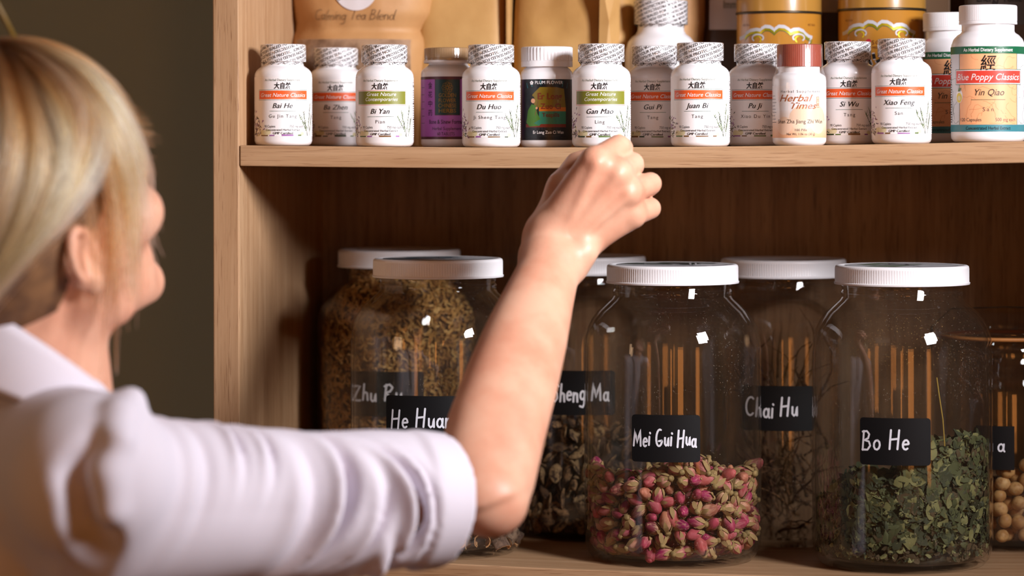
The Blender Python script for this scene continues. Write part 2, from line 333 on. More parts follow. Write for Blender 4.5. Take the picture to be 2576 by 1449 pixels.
# added amber glow panels behind the camera, stand-ins for unseen sources mirrored in jars
EM = emis('glowing_amber_paper', (255, 160, 80), 3.3)
for i, (lx, ly, h0, h1, wd, rot) in enumerate(((1.10, -3.1, 0.85, 2.0, 0.40, 14), (2.25, -2.5, 0.8, 1.95, 0.28, 48), (-2.0, -2.7, 0.8, 2.0, 0.18, -40), (0.42, -3.3, 0.85, 1.9, 0.10, 0))):
    t = thing('screen_lamp', ['wide amber paper screen lamp on the right of the room behind the camera', 'amber paper screen lamp nearest the right wall of the room',
                             'amber paper screen lamp in the left corner behind the camera', 'slim amber paper screen lamp in the middle of the wall behind the camera'][i], 'lamp', (lx, ly, 0), math.radians(rot), 'paper screen lamps')
    mk('lamp_shade', *box(-wd/2, wd/2, -.04, .04, h0, h1, .004), EM, t, smooth=False)
    V, F, _ = cat(box(-wd/2-.03, wd/2+.03, -.10, .10, 0, .03), box(-wd/2-.025, -wd/2, -.02, .02, .03, h1+.03), box(wd/2, wd/2+.025, -.02, .02, .03, h1+.03), box(-wd/2, wd/2, -.02, .02, h1, h1+.03)); mk('lamp_frame', V, F, M['brownbox'], t, smooth=False)
# ------------------------------------------------------------------ bookcase
bc = thing('bookcase', 'light oak open bookcase filled with bottles, bags and glass jars', 'bookcase', ((XL+XR)/2, 0, 0))
ox = -bc.location.x
def bpart(name, vf, m): 
    o = mk(name, [(v[0]+ox, v[1], v[2]) for v in vf[0]], vf[1], m, bc, smooth=False); return o
ZT = 2.28
bpart('side_panel', box(XLO, XL, 0, DEPTH, 0, ZT, 0.0012), M['oakz']); bpart('side_panel', box(XR, XR+0.0225, 0, DEPTH, 0, ZT, 0.0012), M['oakz'])
bpart('back_panel', box(XLO, XR+0.0225, DEPTH, DEPTH+0.008, 0.06, ZT), M['oakb'])
def shelf(zf, th=TH):
    V, F = box(XL+0.0006, XR-0.0006, 0.0, DEPTH-0.0005, -th, 0, 0.001, nx=40)
    V = [(x, y, z+zf(min(max(x, XL), XR))) for x, y, z in V]
    return bpart('shelf', (V, F), M['oakx'])
shelf(zup); shelf(zlow, 0.022)
shelf(lambda X: 2.02); shelf(lambda X: 0.86); shelf(lambda X: 0.46); shelf(lambda X: 0.08)
bpart('top_panel', box(XLO, XR+0.0225, 0, DEPTH, ZT, ZT+0.02, 0.001), M['oakx'])
# ------------------------------------------------------------------ small supplement bottles
Q = 0.0003494       # metres per photo pixel at the leftmost bottle
def face(P): return math.atan2(CAM.x-P.x, -(CAM.y-P.y))   # turn a label (local -Y) to the camera
def ribs(n, amp): return lambda a: amp*(0.5+0.5*math.cos(n*a))
def prof(pts): return [(r*Q, z*Q) for r, z in pts]
SEALR = [(211, 57.4), (219, 57.4), (220, 57.2), (252, 57.2)]
def seal_artwork(seed, R=57.4, z0=203, z1=254, rn=51.6):
    """slanted SEALED FOR YOUR PROTECTION lines, every second one upside down"""
    rr = random.Random(seed); L = Lab(R*Q, Q); ang = math.radians(20+rr.uniform(-2, 2)); ca, sa = math.cos(ang), math.sin(ang)
    P0, F0 = fit_text('SEALED FOR YOUR PROTECTION SEALED FOR YOUR PROTECTION', 0, 0, None, 7.0, bold=0.006); wid = P0[:, 0].max()-P0[:, 0].min()
    circ = 2*math.pi*R; half = circ*0.36
    for k in range(-16, 17):
        P = P0.copy(); P[:, 0] += rr.uniform(-45, 45)
        if k % 2: P = -P; P[:, 1] += 7.4
        P[:, 1] += k*11.0
        X = P[:, 0]*ca-P[:, 1]*sa; Y = P[:, 0]*sa+P[:, 1]*ca+(z0+z1)/2
        ok = (X > -half) & (X < half) & (Y > z0) & (Y < z1)
        F = [f for f in F0 if all(ok[i] for i in f)]
        used = sorted({i for f in F for i in f}); mp = {o: n for n, o in enumerate(used)}
        L.pts([(X[i], Y[i]) for i in used], [[mp[i] for i in f] for f in F], M['black'], 0.2)
    return L
def rseal(v):
    z = v/Q
    return (51.8 if z < 209.5 else 51.8+(z-209.5)/2*6.0 if z < 211.5 else 57.25)*Q
SEALS = []
for sd in range(3):
    o = seal_artwork(sd).wrap('tamper_seal', None, rfun=rseal)
    V, F = lathe(prof([(51.6, 203), (51.6, 209.5), (57.7, 211.5), (57.7, 253.5), (55, 255.4)]), 96)      # clear shrink film under the print
    me0 = o.data; n0 = len(me0.vertices)
    pv = [tuple(v.co) for v in me0.vertices]; pf = [tuple(p.vertices) for p in me0.polygons]
    V2, F2, fm2 = cat((pv, pf, 0), (V, F, 1)); COL.objects.unlink(o); bpy.data.objects.remove(o)
    o2 = mk('tamper_seal', V2, F2, [M['black'], M['film']], None, fm2); SEALS.append(o2.data); COL.objects.unlink(o2); bpy.data.objects.remove(o2)
BODY = lathe(prof([(0, 1.5), (52, 1.5), (58, 0), (64, 1.2), (69.5, 5), (72.4, 12), (72.4, 174), (71.6, 180), (69, 186.5), (64.5, 192), (58, 197), (53, 200), (51, 203), (51, 212), (0, 212)]), 96)
CAPV = lathe(prof([(0, 211), (57, 211), (57.2, 212), (57.2, 217.5), (56.2, 218.5), (56.2, 219.5), (57, 220.5), (57, 249), (56.6, 252.5), (54, 254.6), (50, 255), (0, 255)]), 180,
             lambda i, a, k: (-0.8*Q if (i in (6, 7)) and k % 3 == 0 else 0))
BODY_ME = None; CAP_ME = None
def sup_label(band, l1, l2, parent, seed):
    L = Lab(72.4*Q, Q); rr = random.Random(seed)
    L.rect(-205, 205, 24, 172, M['label'], 0)
    L.text('An Herbal Dietary Supplement', -1, 161.5, 93, 5.6, M['grey'])
    L.text('大自然', -1, 141.5, 42, 17, M['black'], ref=None, bold=0.03, lay=2.6, shear=0.08)
    dz = 0
    if band == 'o':
        L.rect(-70, 70, 114, 140, M['dgreen'], 0.5); L.rect(-69, 69, 115, 139, M['white'], 0.9); L.rect(-68, 68, 116.3, 137.7, M['orange'], 1.3)
        L.text('Great Nature Classics', 0, 122, 123, 9.4, M['white'], shear=0.28, lay=2.6)
    else:
        L.rect(-70, 70, 103, 140, M['redline'], 0.5); L.rect(-69, 69, 104, 139, M['white'], 0.9); L.rect(-68, 68, 105.3, 137.7, M['olive'], 1.3)
        L.text('Great Nature', 2, 126, 76, 8.6, M['white'], shear=0.28, lay=2.6); L.text('Contemporaries', 2, 113.5, 84, 8.6, M['white'], shear=0.28, lay=2.6); dz = -12
    for q_ in (-.35, .35): L.text(l1, q_, 94+dz, None, 12.2, M['black'], shear=0.30, space=1.05, lay=2+q_*.2)
    L.rect(-34, 34, 86+dz, 86.9+dz, M['dgreen'], 1.0)
    L.text(l2, 0, 70+dz, None, 8.2, M['dgrey'], space=1.25)
    L.text('90 Caplets', -34, 45.5, 30, 6.0, M['dgrey']); L.text('750 mg each', 36, 45.5, 38, 6.0, M['dgrey'])
    L.text('Concentrated Herbal Extract', 0, 37.2, 90, 5.0, M['black'], bold=0.008); L.text('GMP Certified', -.2, 28.6, 50, 5.6, M['black']); L.text('GMP Certified', .3, 28.6, 50, 5.6, M['black'], lay=2.1)
    # painted plants along the lower edge
    for cx, w in ((-50, 22), (-28, 14), (12, 30), (44, 10)):
        L.rect(cx-w/2, cx+w/2, 24.2, 24.2+rr.uniform(2.5, 4.5), M[('brownink', 'leaf', 'leafd', 'purple')[rr.randrange(4)]], 1.0)
    for cx, cz, r in ((-40, 34, 9), (-55, 32, 10), (52, 30, 6)): L.disc(cx, cz, r, M['straw'], 0.3, ry=r*0.8)
    for k in range(84):                                       # purple flower spike at the left
        x = -82+rr.gauss(0, 11); z = 26+abs(rr.gauss(0, 1))*27
        if z > 92: continue
        a = rr.uniform(0, 6.28); d = rr.uniform(3, 6.5)
        L.poly([(x, z), (x+d*math.cos(a)-1.4*math.sin(a), z+d*math.sin(a)+1.4*math.cos(a)), (x+1.7*d*math.cos(a), z+1.7*d*math.sin(a)), (x+d*math.cos(a)+1.4*math.sin(a), z+d*math.sin(a)-1.4*math.cos(a))],
               M[('purple', 'purple', 'purple2', 'leafd', 'brownink')[rr.randrange(5)] if z > 45 else ('brownink', 'leafd', 'straw', 'purple2')[rr.randrange(4)]], 1.0+0.02*k)
    for (bx, bz, tx, tz) in ((70, 25, 56, 82), (70, 25, 84, 100), (72, 25, 44, 74), (78, 25, 92, 70)):      # rosemary sprigs at the right
        L.line([(bx, bz), ((bx+tx)/2+1, (bz+tz)/2), (tx, tz)], 1.3, M['leafd'], 1.0)
        for j in range(9):
            t = 0.25+0.75*j/8; x = bx+(tx-bx)*t; z = bz+(tz-bz)*t
            for sgn in ((-1, 1) if rr.random() < .55 else (rr.choice((-1, 1)),)): L.line([(x, z), (x+sgn*rr.uniform(1.5, 7), z+rr.uniform(4, 14))], rr.uniform(1.4, 2.4), M['leaf' if rr.random() < .6 else 'leafd'], 1.1+0.02*j, taper=True)
    L.rect(103, 165, 28, 160, M['black'], 0.4); L.rect(104, 164, 29, 159, M['white'], 0.8)                      # facts panel
    L.text('Supplement Facts', 134, 149, 56, 6, M['black'], bold=0.02)
    for j in range(20):
        L.rect(106, 106+rr.uniform(30, 56), 33+j*5.6, 34.5+j*5.6+(2 if j % 7 == 6 else 0), M['black'], 1.2)
    return L.wrap('label', parent)
def sup_bottle(px, Y, band, l1, l2, off_deg, label, seed):
    global BODY_ME, CAP_ME
    P = at(px, 360, Y); P.z = zup(P.x); rz = face(P)
    t = thing('supplement_bottle', label, 'bottle', P, rz, 'white caplet bottles with sealed caps')
    for nm, vf, mt in (('body', BODY, M['plastic']), ('cap', CAPV, M['capw'])):
        me = BODY_ME if nm == 'body' else CAP_ME
        if me is None:
            o = sharp(mk(nm, vf[0], vf[1], mt, t), 40)
            if nm == 'body': BODY_ME = o.data
            else: CAP_ME = o.data
        else: link(bpy.data.objects.new(nm, me), t)
    s = link(bpy.data.objects.new('tamper_seal', SEALS[seed % 3]), t); s.rotation_euler.z = (seed*2.399) % 0.9-0.45
    lb = sup_label(band, l1, l2, t, seed); lb.rotation_euler.z = math.radians(off_deg)
    return t
sup_bottle(713, 0.036, 'o', 'Bai He', 'Gu Jin Tang', -1, 'white caplet bottle with orange band standing against the left side panel', 1)
sup_bottle(846, 0.125, 'o', 'Ba Zhen', 'Tang', -1, 'shaded white bottle with orange band under the kraft bag with round sticker', 2)
sup_bottle(968, 0.034, 'g', 'Bi Yan', 'Pian', -9, 'white bottle with olive green band beside the purple-labelled bottle', 3)
sup_bottle(1236, 0.036, 'o', 'Du Huo', 'Ji Sheng Tang', -4, 'white bottle with orange band between the purple-labelled and the black-labelled bottle', 4)
sup_bottle(1513, 0.036, 'g', 'Gan Mao', 'Ling', -3, 'white bottle with olive green band just above the reaching hand', 5)
sup_bottle(1647, 0.095, 'o', 'Gui Pi', 'Tang', -4, 'shaded white bottle with orange band in front of the big plain white bottle', 6)
sup_bottle(1762, 0.036, 'o', 'Juan Bi', 'Tang', -6, 'well lit white bottle with orange band left of the first yellow tin', 7)
sup_bottle(1905, 0.085, 'o', 'Pu Ji', 'Xiao Du Yin', -4, 'white bottle with orange band directly left of the brick-red capped bottle', 8)
sup_bottle(2133, 0.075, 'o', 'Si Wu', 'Tang', 3, 'white bottle with orange band directly right of the brick-red capped bottle', 9)
sup_bottle(2268, 0.036, 'o', 'Xiao Feng', 'San', -5, 'white bottle with orange band standing next to the big peach-labelled bottles', 10)
sup_bottle(2648, 0.06, 'o', '', '', 0, 'white bottle only glimpsed at the right border beside the big peach-labelled bottle', 11)
def ridged_cap(r, z0, z1, n, amp, groove=None):
    rows = [(0, z0), (r, z0)]
    if groove: rows += [(r, z0+groove), (r-0.9, z0+groove+0.6), (r-0.9, z0+groove+1.4), (r, z0+groove+2)]
    s0 = len(rows); rows += [(r, rows[-1][1]+1), (r, z1-4), (r-0.8, z1-1.4), (r-3, z1), (0, z1)]
    return lathe(prof(rows), n*3, lambda i, a, k: (-amp*Q if i in (s0, s0+1) and k % 3 == 0 else 0))
# purple-labelled bottle with a smoky tan cap
P = at(1128, 360, 0.085); P.z = zup(P.x)
t = thing('supplement_bottle', 'bottle with purple label and smoky tan cap', 'bottle', P, face(P))
sharp(mk('body', *lathe(prof([(0, 1.5), (54, 1.5), (60, 0), (65, 2), (69, 8), (69.5, 14), (69.5, 186), (68, 193), (62, 200), (53, 206), (50, 209), (50, 220), (0, 220)]), 80), M['plastic'], t), 40)
sharp(mk('cap', *ridged_cap(61, 220, 252, 60, 0.5, 4), M['capgold'], t), 40)
mk('cap_skirt', *lathe(prof([(60.4, 213), (62, 213), (62, 220), (60.4, 220)]), 72), M['capw'], t)
L = Lab(69.5*Q, Q); L.rect(-200, 200, 20, 178, M['plum'], 0); L.rect(-200, 200, 26.5, 171, M['lilac'], 0.6)
for i, ch in enumerate('金花中药'): L.text(ch, -47, 148-i*23, 13, 16, M['black'], ref=None, bold=0.01)
L.rect(-33, 33, 80, 172, M['plum'], 1.0); L.rect(-31.5, 31.5, 81.5, 170.5, M['teal'], 1.4)
for k in range(8): L.line(arc(12*math.cos(k*math.pi/4)*0.7, 150+12*math.sin(k*math.pi/4)*0.7, 5.5, 5.5, 0, 360, 12), 0.8, M['gold'], 1.8)
for i, (s_, w_) in enumerate((('GOLDEN', 44), ('FLOWER', 44), ('CHINESE', 46), ('HERBS', 44))): L.text(s_, 0, 126-i*13, w_, 9.5, M['gold'], bold=0.01, lay=2.4)
L.text('Bone & Sinew Formula', -2, 59, 96, 10, M['black'], bold=0.01); L.text('Herbal Supplement', -2, 43, 76, 8, M['black']); L.text('60 TABLETS', -4, 29.5, 44, 8, M['black'])
for j in range(6): L.rect(-86-(j % 2)*6, -70, 150-j*18, 151.2-j*18, M['black'], 1)
o = L.wrap('label', t); o.rotation_euler.z = math.radians(-2)
# black-labelled bottle with a white ribbed cap
P = at(1376, 360, 0.07); P.z = zup(P.x)
t = thing('supplement_bottle', 'bottle with black illustrated label and white ribbed cap', 'bottle', P, face(P))
sharp(mk('body', *lathe(prof([(0, 1.5), (52, 1.5), (57, 0), (62, 3), (65.5, 9), (66, 14), (66, 182), (64.5, 189), (58, 197), (52, 201), (52, 212), (0, 212)]), 80), M['plastic'], t), 40)
sharp(mk('cap', *ridged_cap(65, 202, 252, 44, 2.2, 13), M['capw'], t), 40)
L = Lab(66*Q, Q); L.rect(-190, 190, 18, 170, M['night'], 0)
L.line([(-56, 154), (-40, 158), (-15, 162), (15, 162), (42, 158), (58, 154)], 14, M['teal2'], 0.8); L.text('PLUM FLOWER', 6, 158, 72, 7.5, M['white'], lay=2.4)
for k in range(5): L.disc(-40+3.2*math.cos(k*1.257+1.57), 161+3.2*math.sin(k*1.257+1.57), 2.2, M['white'], 2+0.1*k, 10)
L.poly([(-42, 128), (-18, 150), (24, 150), (46, 146), (52, 100), (-30, 100)], M['ochre'], 0.8); L.poly([(-20, 100), (52, 100), (52, 88), (-20, 88)], M['orang2'], 1.0); L.poly([(-20, 90), (52, 90), (52, 58), (-20, 58)], M['seagreen'], 1.2)
L.poly([(-60, 58), (52, 58), (52, 50), (-60, 50)], M['redtxt'], 1.1)
# seated woman in a green robe
L.poly([(-46, 52), (-58, 62), (-52, 92), (-40, 108), (-28, 104), (-24, 84), (-14, 66), (-18, 54)], M['robe'], 2.0); L.poly([(-34, 60), (-18, 70), (-10, 62), (-20, 54)], M['seagreen'], 2.2)
L.disc(-36, 116, 6, M['skinink'], 2.6); L.disc(-39, 121, 7, M['black'], 2.4); L.disc(-42, 129, 4, M['black'], 2.5); L.line([(-22, 116), (-26, 96), (-30, 80)], 1.6, M['brownink'], 2.8); L.disc(-26, 98, 3, M['skinink'], 3)
for s_, x_, z_, w_, h_ in (('Er Long', 8, 120, 62, 15), ('Zuo Ci', 10, 96, 52, 13), ('Teapills', 10, 76, 44, 10)):
    L.text(s_, x_, z_, w_, h_, M['redtxt'] if h_ > 10 else M['maroon'], bold=0.02, lay=3.2)
L.text('佛慈 耳聋左慈 浓缩丸', 2, 43, 66, 7, M['dgrey'], ref=None, lay=2.4); L.text('Er Long Zuo Ci Wan', 4, 34, 80, 7.4, M['white'], lay=2.4, bold=0.01)
L.text('Herbal Dietary Supplement', 2, 27, 66, 5, M['dgrey']); L.text('Net Wt. 1.2 oz (33 g)', -40, 21, 40, 4.5, M['dgrey']); L.text('200 pills', 44, 21, 18, 4.5, M['dgrey'])
L.wrap('label', t)
# short bottle with brick-red cap inside clear shrink film
P = at(2011, 360, 0.030); P.z = zup(P.x)
t = thing('supplement_bottle', 'short bottle with brick-red ribbed cap and peach label in clear film', 'bottle', P, face(P)); k_ = 1.0
sharp(mk('body', *lathe(prof([(0, 1.5), (48, 1.5), (54, 0), (60, 3), (64.5, 9), (65, 14), (65, 160), (63.5, 167), (58, 173), (52, 176), (50, 178), (50, 192), (0, 192)]), 80), M['plastic'], t), 40)
sharp(mk('cap', *ridged_cap(54, 192, 246, 64, 0.9), M['capred'], t), 40)
mk('shrink_film', *lathe(prof([(66, 60), (66.3, 150), (65.6, 166), (58.6, 182), (57.4, 200), (57, 244), (55, 247.5)]), 48, lambda i, a, k: Q*0.7*math.sin(a*9+i*2.1)*(1 if i in (2, 3, 4) else 0.25)), M['film'], t)
L = Lab(65*Q, Q); L.rect(-186, 186, 19, 145, M['label'], 0)
n = 26
for i in range(n):
    z0 = 19+i*(66/n); f = 1-i/n
    mname = 'peach_grade_%d' % i
    c0, c1 = (236, 180, 136), (240, 234, 232); mm = M.setdefault(mname, pm('peach_label_paper', [c1[j]+(c0[j]-c1[j])*f for j in range(3)], 0.42)); L.rect(-186, 186, z0, z0+66/n, mm, 0.3)
L.disc(5, 66, 30, M['peach2'], 0.8); L.disc(50, 62, 26, M['peach2'], 0.7, ry=34); L.disc(-40, 48, 22, M['peach2'], 0.75)
L.text('Herbal Supplement', 4, 128, 104, 6, M['dgrey'], space=1.5); L.text('Herbal', -10, 107, 78, 16, M['rust'], shear=0.45, bold=0.01); L.text('Times', 10, 89, 66, 15, M['rust'], shear=0.45, bold=0.01)
L.rect(44, 53, 92, 118, M['rust'], 0.9); L.rect(45, 52, 93, 117, M['peach2'], 1.2)
L.text('文', 48.5, 106, 6, 8, M['rust'], ref=None); L.text('章', 48.5, 95, 6, 8, M['rust'], ref=None)
L.text('Shan Zha Jiang Zhi Wan', 3, 54, 122, 9, M['black'], lay=2.4); L.text('100 Pills', 4, 35, 28, 5.6, M['dgrey']); L.text('Net Wt. 1.06 oz (30 g)', 4, 25, 70, 5.6, M['dgrey'])
for j in range(9): L.rect(-100, -72+(j % 3)*3, 120-j*8, 121.2-j*8, M['dgrey'], 0.9)
o = L.wrap('label', t)
# two big bottles with peach labels at the right
def poppy(px, Y, off, label):
    P = at(px, 350, Y); P.z = zup(P.x); q = 1.0
    t = thing('supplement_bottle', label, 'bottle', P, face(P), 'big bottles with green and peach labels')
    sharp(mk('body', *lathe(prof([(0, 1.5), (70, 1.5), (77, 0), (84, 3), (88.6, 9), (89.5, 17), (89.5, 224), (88, 236), (83, 249), (74, 259), (66, 264), (63.5, 268), (63.5, 286), (0, 286)]), 96), M['plastic'], t), 40)
    sharp(mk('cap', *ridged_cap(70, 285, 331, 90, 0.45, 6), M['capw'], t), 40)
    L = Lab(89.5*Q, Q); L.rect(-250, 250, 25, 230, M['pale'], 0); L.rect(-78, 78, 25, 230, M['dgreen'], 0.4); L.rect(-76, 76, 25, 228, M['poppyo'], 0.8)
    rr = random.Random(5)
    for side, m_, u0, u1 in ((0, 'poppyl', -74, 74), (1, 'grey', -140, -82), (2, 'grey', 82, 140)):
        for k in range(26 if side == 0 else 12):
            x = rr.uniform(u0, u1); z = rr.uniform(46, 210); a = rr.uniform(0, 6.28); pts = []
            for j in range(8):
                pts.append((min(max(x, u0), u1), min(max(z, 45), 212))); a += rr.uniform(-1.0, 1.0); x += 8*math.cos(a); z += 8*math.sin(a)
            L.line(pts, 0.8, M[m_], 1.0+0.01*k)
    L.rect(-250, 250, 212, 230, M['poppyg'], 1.4); L.text('An Herbal Dietary Supplement', 0, 217.5, 126, 8, M['white'], lay=2.6, bold=0.01)
    L.rect(-250, 250, 25, 42, M['poppyb'], 1.4); L.text('Concentrated Herbal Extract', 0, 30, 112, 7.4, M['night'], lay=2.6, bold=0.01)
    L.text('經', 0, 172, 35, 37, M['night'], ref=None, lay=4.0, bold=0.01, shear=0.1)
    L.rect(-92, 92, 138, 175, M['dgreen'], 1.6); L.rect(-90.5, 90.5, 139.5, 173.5, M['white'], 2.0); L.rect(-89, 89, 141.5, 171.5, M['poppyr'], 2.4)
    L.text('Blue Poppy Classics', 0, 149, 166, 15, M['white'], shear=0.28, lay=3.6)
    L.text('Yin Qiao', 2, 112, 74, 15, M['black'], shear=0.3, bold=0.006); L.rect(-42, 42, 101, 102.2, M['dgreen'], 1.6); L.text('San', 0, 74, 26, 9.5, M['dgrey'], space=1.5)
    L.text('120 Capsules', -44, 50, 56, 8, M['dgrey']); L.text('500 mg each', 44, 50, 54, 8, M['dgrey'])
    L.disc(-78, 111, 12, M['white'], 1.8, ry=17); L.disc(-78, 107, 9.5, M['lemon'], 2.2, ry=12); L.disc(-78, 106, 6, M['straw'], 2.6); L.poly([(-84, 122), (-78, 131), (-70, 130), (-74, 122)], M['leaf'], 2.4)
    for s_ in (-1, 1):
        for j in range(26): L.rect(s_*150, s_*(112+rr.uniform(0, 12)), 48+j*6, 50+j*6, M['black'], 1)
    o = L.wrap('label', t); o.rotation_euler.z = math.radians(off)
poppy(2486, 0.046, 0, 'big white bottle with green and peach label at the right, fully in front')
poppy(2392, 0.165, 0, 'shaded big white bottle half hidden behind the front peach-labelled bottle')
# big plain white bottle behind
P = at(1663, 300, 0.20); P.z = zup(P.x)
t = thing('supplement_bottle', 'big plain white bottle with printed seal rising behind the small bottles', 'bottle', P, face(P)); g = depth(P)/FPX/Q
zb = lambda py: (at(1663, py, 0.20).z-P.z)/Q
zsh, znk, zcap, ztop = zb(118), zb(66), zb(56), zb(2)
sharp(mk('body', *lathe(prof([(0, 1.5), (80*g, 1.5), (86*g, 0), (91*g, 10*g), (91*g, zsh-26), (89*g, zsh-8), (83*g, zsh+12*g), (74*g, zsh+24*g), (64*g, zsh+31*g), (58.5*g, znk-12), (58.5*g, znk+6), (58.5*g, zcap+2), (0, zcap+2)]), 96), M['plastic'], t), 40)
sharp(mk('cap', *ridged_cap(67*g, zcap-6*g, ztop, 80, 0.5, 6), M['capw'], t), 40)
L0 = seal_artwork(21, 67*g, znk-4, ztop-1)
mm_ = lambda v: (59.2*g if v/Q < zcap-7*g else 67.8*g)*Q
L0.R = 67*g*Q; o = L0.wrap('tamper_seal', t, rfun=mm_)
mk('seal_film', *lathe(prof([(58.9*g, znk-6), (58.9*g, zcap-8*g), (67.5*g, zcap-6*g), (67.5*g, ztop), (64*g, ztop+0.8)]), 80), M['film'], t)
# ------------------------------------------------------------------ paper bags, pouches, cards and tins at the back
class Pouch:
    """closed lofted bag: rows = [(py, left px, right px, half depth m)] at depth plane Y"""
    def __init__(s, rows, Y, p=2.6, wr=0.003, seed=0, zbase=None):
        s.Y = Y; s.p = p; s.wr = wr; s.seed = seed; s.rows = []
        for py, a, b, d in rows:
            A = at(a, py, Y); B = at(b, py, Y); s.rows.append(((A.z+B.z)/2, A.x, B.x, d))
        s.rows.sort()
        if zbase is not None: s.rows[0] = (zbase, *s.rows[0][1:])
        s.z = np.array([r[0] for r in s.rows])
    def at(s, z): return [float(np.interp(z, s.z, [r[k] for r in s.rows])) for k in (1, 2, 3)]
    def front(s, X, Z):
        a, b, d = s.at(Z); t = min(1, max(-1, (2*X-a-b)/(b-a)))
        y = s.Y-d*(1-abs(t)**s.p)**(1/s.p)
        nn = mnoise.noise((X*22+s.seed, Z*22, s.seed*3.1))+0.5*mnoise.noise((X*60+s.seed, Z*45, s.seed))
        return y-s.wr*nn*(1-abs(t)**4)
    def build(s, name, m, parent, nz=60, na=72):
        V = []; F = []
        for i in range(nz+1):
            z = s.z[0]+(s.z[-1]-s.z[0])*i/nz; a, b, d = s.at(z)
            for k in range(na):
                ph = 2*math.pi*k/na; t = -math.cos(ph); X = (a+b)/2+t*(b-a)/2
                if math.sin(ph) >= 0: y = s.front(X, z)
                else: y = s.Y+d*(1-abs(t)**s.p)**(1/s.p)
                V.append((X, y, z))
        for i in range(nz):
            for k in range(na): F.append((i*na+k, i*na+(k+1) % na, (i+1)*na+(k+1) % na, (i+1)*na+k))
        F.append(list(range(na))[::-1]); F.append([nz*na+k for k in range(na)])
        L0 = parent.location if parent else Vector()
        return sharp(mk(name, [(v[0]-L0.x, v[1]-L0.y, v[2]-L0.z) for v in V], F, m, parent), 60)
    def art(s, L, name, parent, eps=0.0004):
        """Lab with photo-pixel coordinates (u=px, v=-py) laid on the front of the bag"""
        V = []
        for u, v, l in L.V:
            P = at(u, -v, s.Y-0.03); y = s.front(P.x, P.z)-eps-l*0.0001; V.append((P.x-parent.location.x, y-parent.location.y, P.z-parent.location.z))
        return mk(name, V, L.F, L.mats, parent, L.fm)
    def patch(s, name, x0, x1, y0, y1, m, parent, eps=0.0004, n=24):
        V = []; F = []
        for j in range(n+1):
            for i in range(n+1):
                P = at(x0+(x1-x0)*i/n, y1+(y0-y1)*j/n, s.Y-0.03); V.append((P.x-parent.location.x, s.front(P.x, P.z)-eps-parent.location.y, P.z-parent.location.z))
        for j in range(n):
            for i in range(n): k = j*(n+1)+i; F.append((k, k+1, k+n+2, k+n+1))
        return mk(name, V, F, m, parent)
def bag_thing(name, px, Y, label, catg, group=None):
    P = at(px, 350, Y); P.z = zup(P.x); return thing(name, label, catg, P, 0, group)
# kraft bag with the round sticker and a clear strip along its lower part
t = bag_thing('kraft_bag', 905, 0.212, 'kraft paper bag with round white sticker and handwritten words', 'bag', 'paper bags at the back of the upper shelf')
pb = Pouch([(357, 742, 1060, .048), (200, 736, 1068, .050), (118, 733, 1076, .050), (100, 735, 1074, .046), (80, 742, 1064, .040), (62, 745, 1073, .042), (37, 741, 1089, .046), (0, 735, 1094, .047), (-60, 733, 1096, .040), (-190, 745, 1080, .012)], 0.212, 2.2, 0.0035, 1.3, zbase=t.location.z)
pb.build('paper_body', M['kraft'], t)
pb.patch('tea_mix', 748, 1032, 100, 340, M['herbtea'], t, 0.0008); pb.patch('clear_window', 744, 1036, 98, 344, M['film'], t, 0.003)
L = Lab(None, 1.0)
for px0, py0 in ((905, -25),):
    pts = [(px0, -py0)]; n = 48
    R6 = (9, 18, 27, 36, 45, 53.5)
    for r_ in R6: pts += [(px0+r_*math.cos(2*math.pi*i/n), -py0+r_*math.sin(2*math.pi*i/n)) for i in range(n)]
    F = [(0, 1+i, 1+(i+1) % n) for i in range(n)]
    for q_ in range(5): F += [(1+q_*n+i, 1+q_*n+n+i, 1+q_*n+n+(i+1) % n, 1+q_*n+(i+1) % n) for i in range(n)]
    L.pts(pts, F, M['sticker'], 0)
    L.line([(872, 6), (868, 1), (862, -3)], 3, M['dgrey'], 2)
pb.art(L, 'round_sticker', t, 0.0012)
L = Lab(None, 1.0); handwrite(L, 'Calming Tea Blend', 896, -51, 25, 1.3, M['pencil'], shear=0.32, sx=1.0, sp=0.98)
pb.art(L, 'handwriting', t, 0.0006)
t = bag_thing('kraft_bag', 1182, 0.245, 'flat tan kraft bag behind the purple-labelled and black-labelled bottles', 'bag', 'paper bags at the back of the upper shelf')
pb = Pouch([(357, 1062, 1288, .045), (150, 1064, 1289, .045), (0, 1066, 1290, .042), (-190, 1070, 1284, .015)], 0.245, 7, 0.0010, 4.1, zbase=t.location.z)
pb.build('paper_body', M['kraft2'], t)
V, F = box(-0.0016, 0.0016, -0.0485, -0.03, 0, 0.16, 0.0005); q0 = at(1279, 300, 0.2); mk('side_fold', [(v[0]+q0.x-t.location.x, v[1], v[2]) for v in V], F, M['kraft2'], t)
t = bag_thing('kraft_bag', 1450, 0.240, 'creased tan kraft bag left of the big plain white bottle', 'bag', 'paper bags at the back of the upper shelf')
pb = Pouch([(357, 1300, 1604, .042), (120, 1300, 1602, .046), (30, 1302, 1598, .040), (-190, 1310, 1590, .012)], 0.240, 4.5, 0.0040, 7.7, zbase=t.location.z)
pb.build('paper_body', M['kraft3'], t)
V, F = cat(([(0, -.055, 0), (0.020, -.043, 0), (0.020, -.043, .16), (0.004, -.060, .16), (0.012, -.060, .115)], [(0, 1, 4), (1, 2, 4), (2, 3, 4), (3, 0, 4)]))[:2]
q0 = at(1506, 300, 0.2); mk('gusset_fold', [(v[0]+q0.x-t.location.x, v[1]+0.004, v[2]) for v in V], F, M['kraft2'], t, smooth=False)
t = bag_thing('kraft_bag', 1712, 0.262, 'orange-brown kraft bag with rounded edge right of the big plain white bottle', 'bag', 'paper bags at the back of the upper shelf')
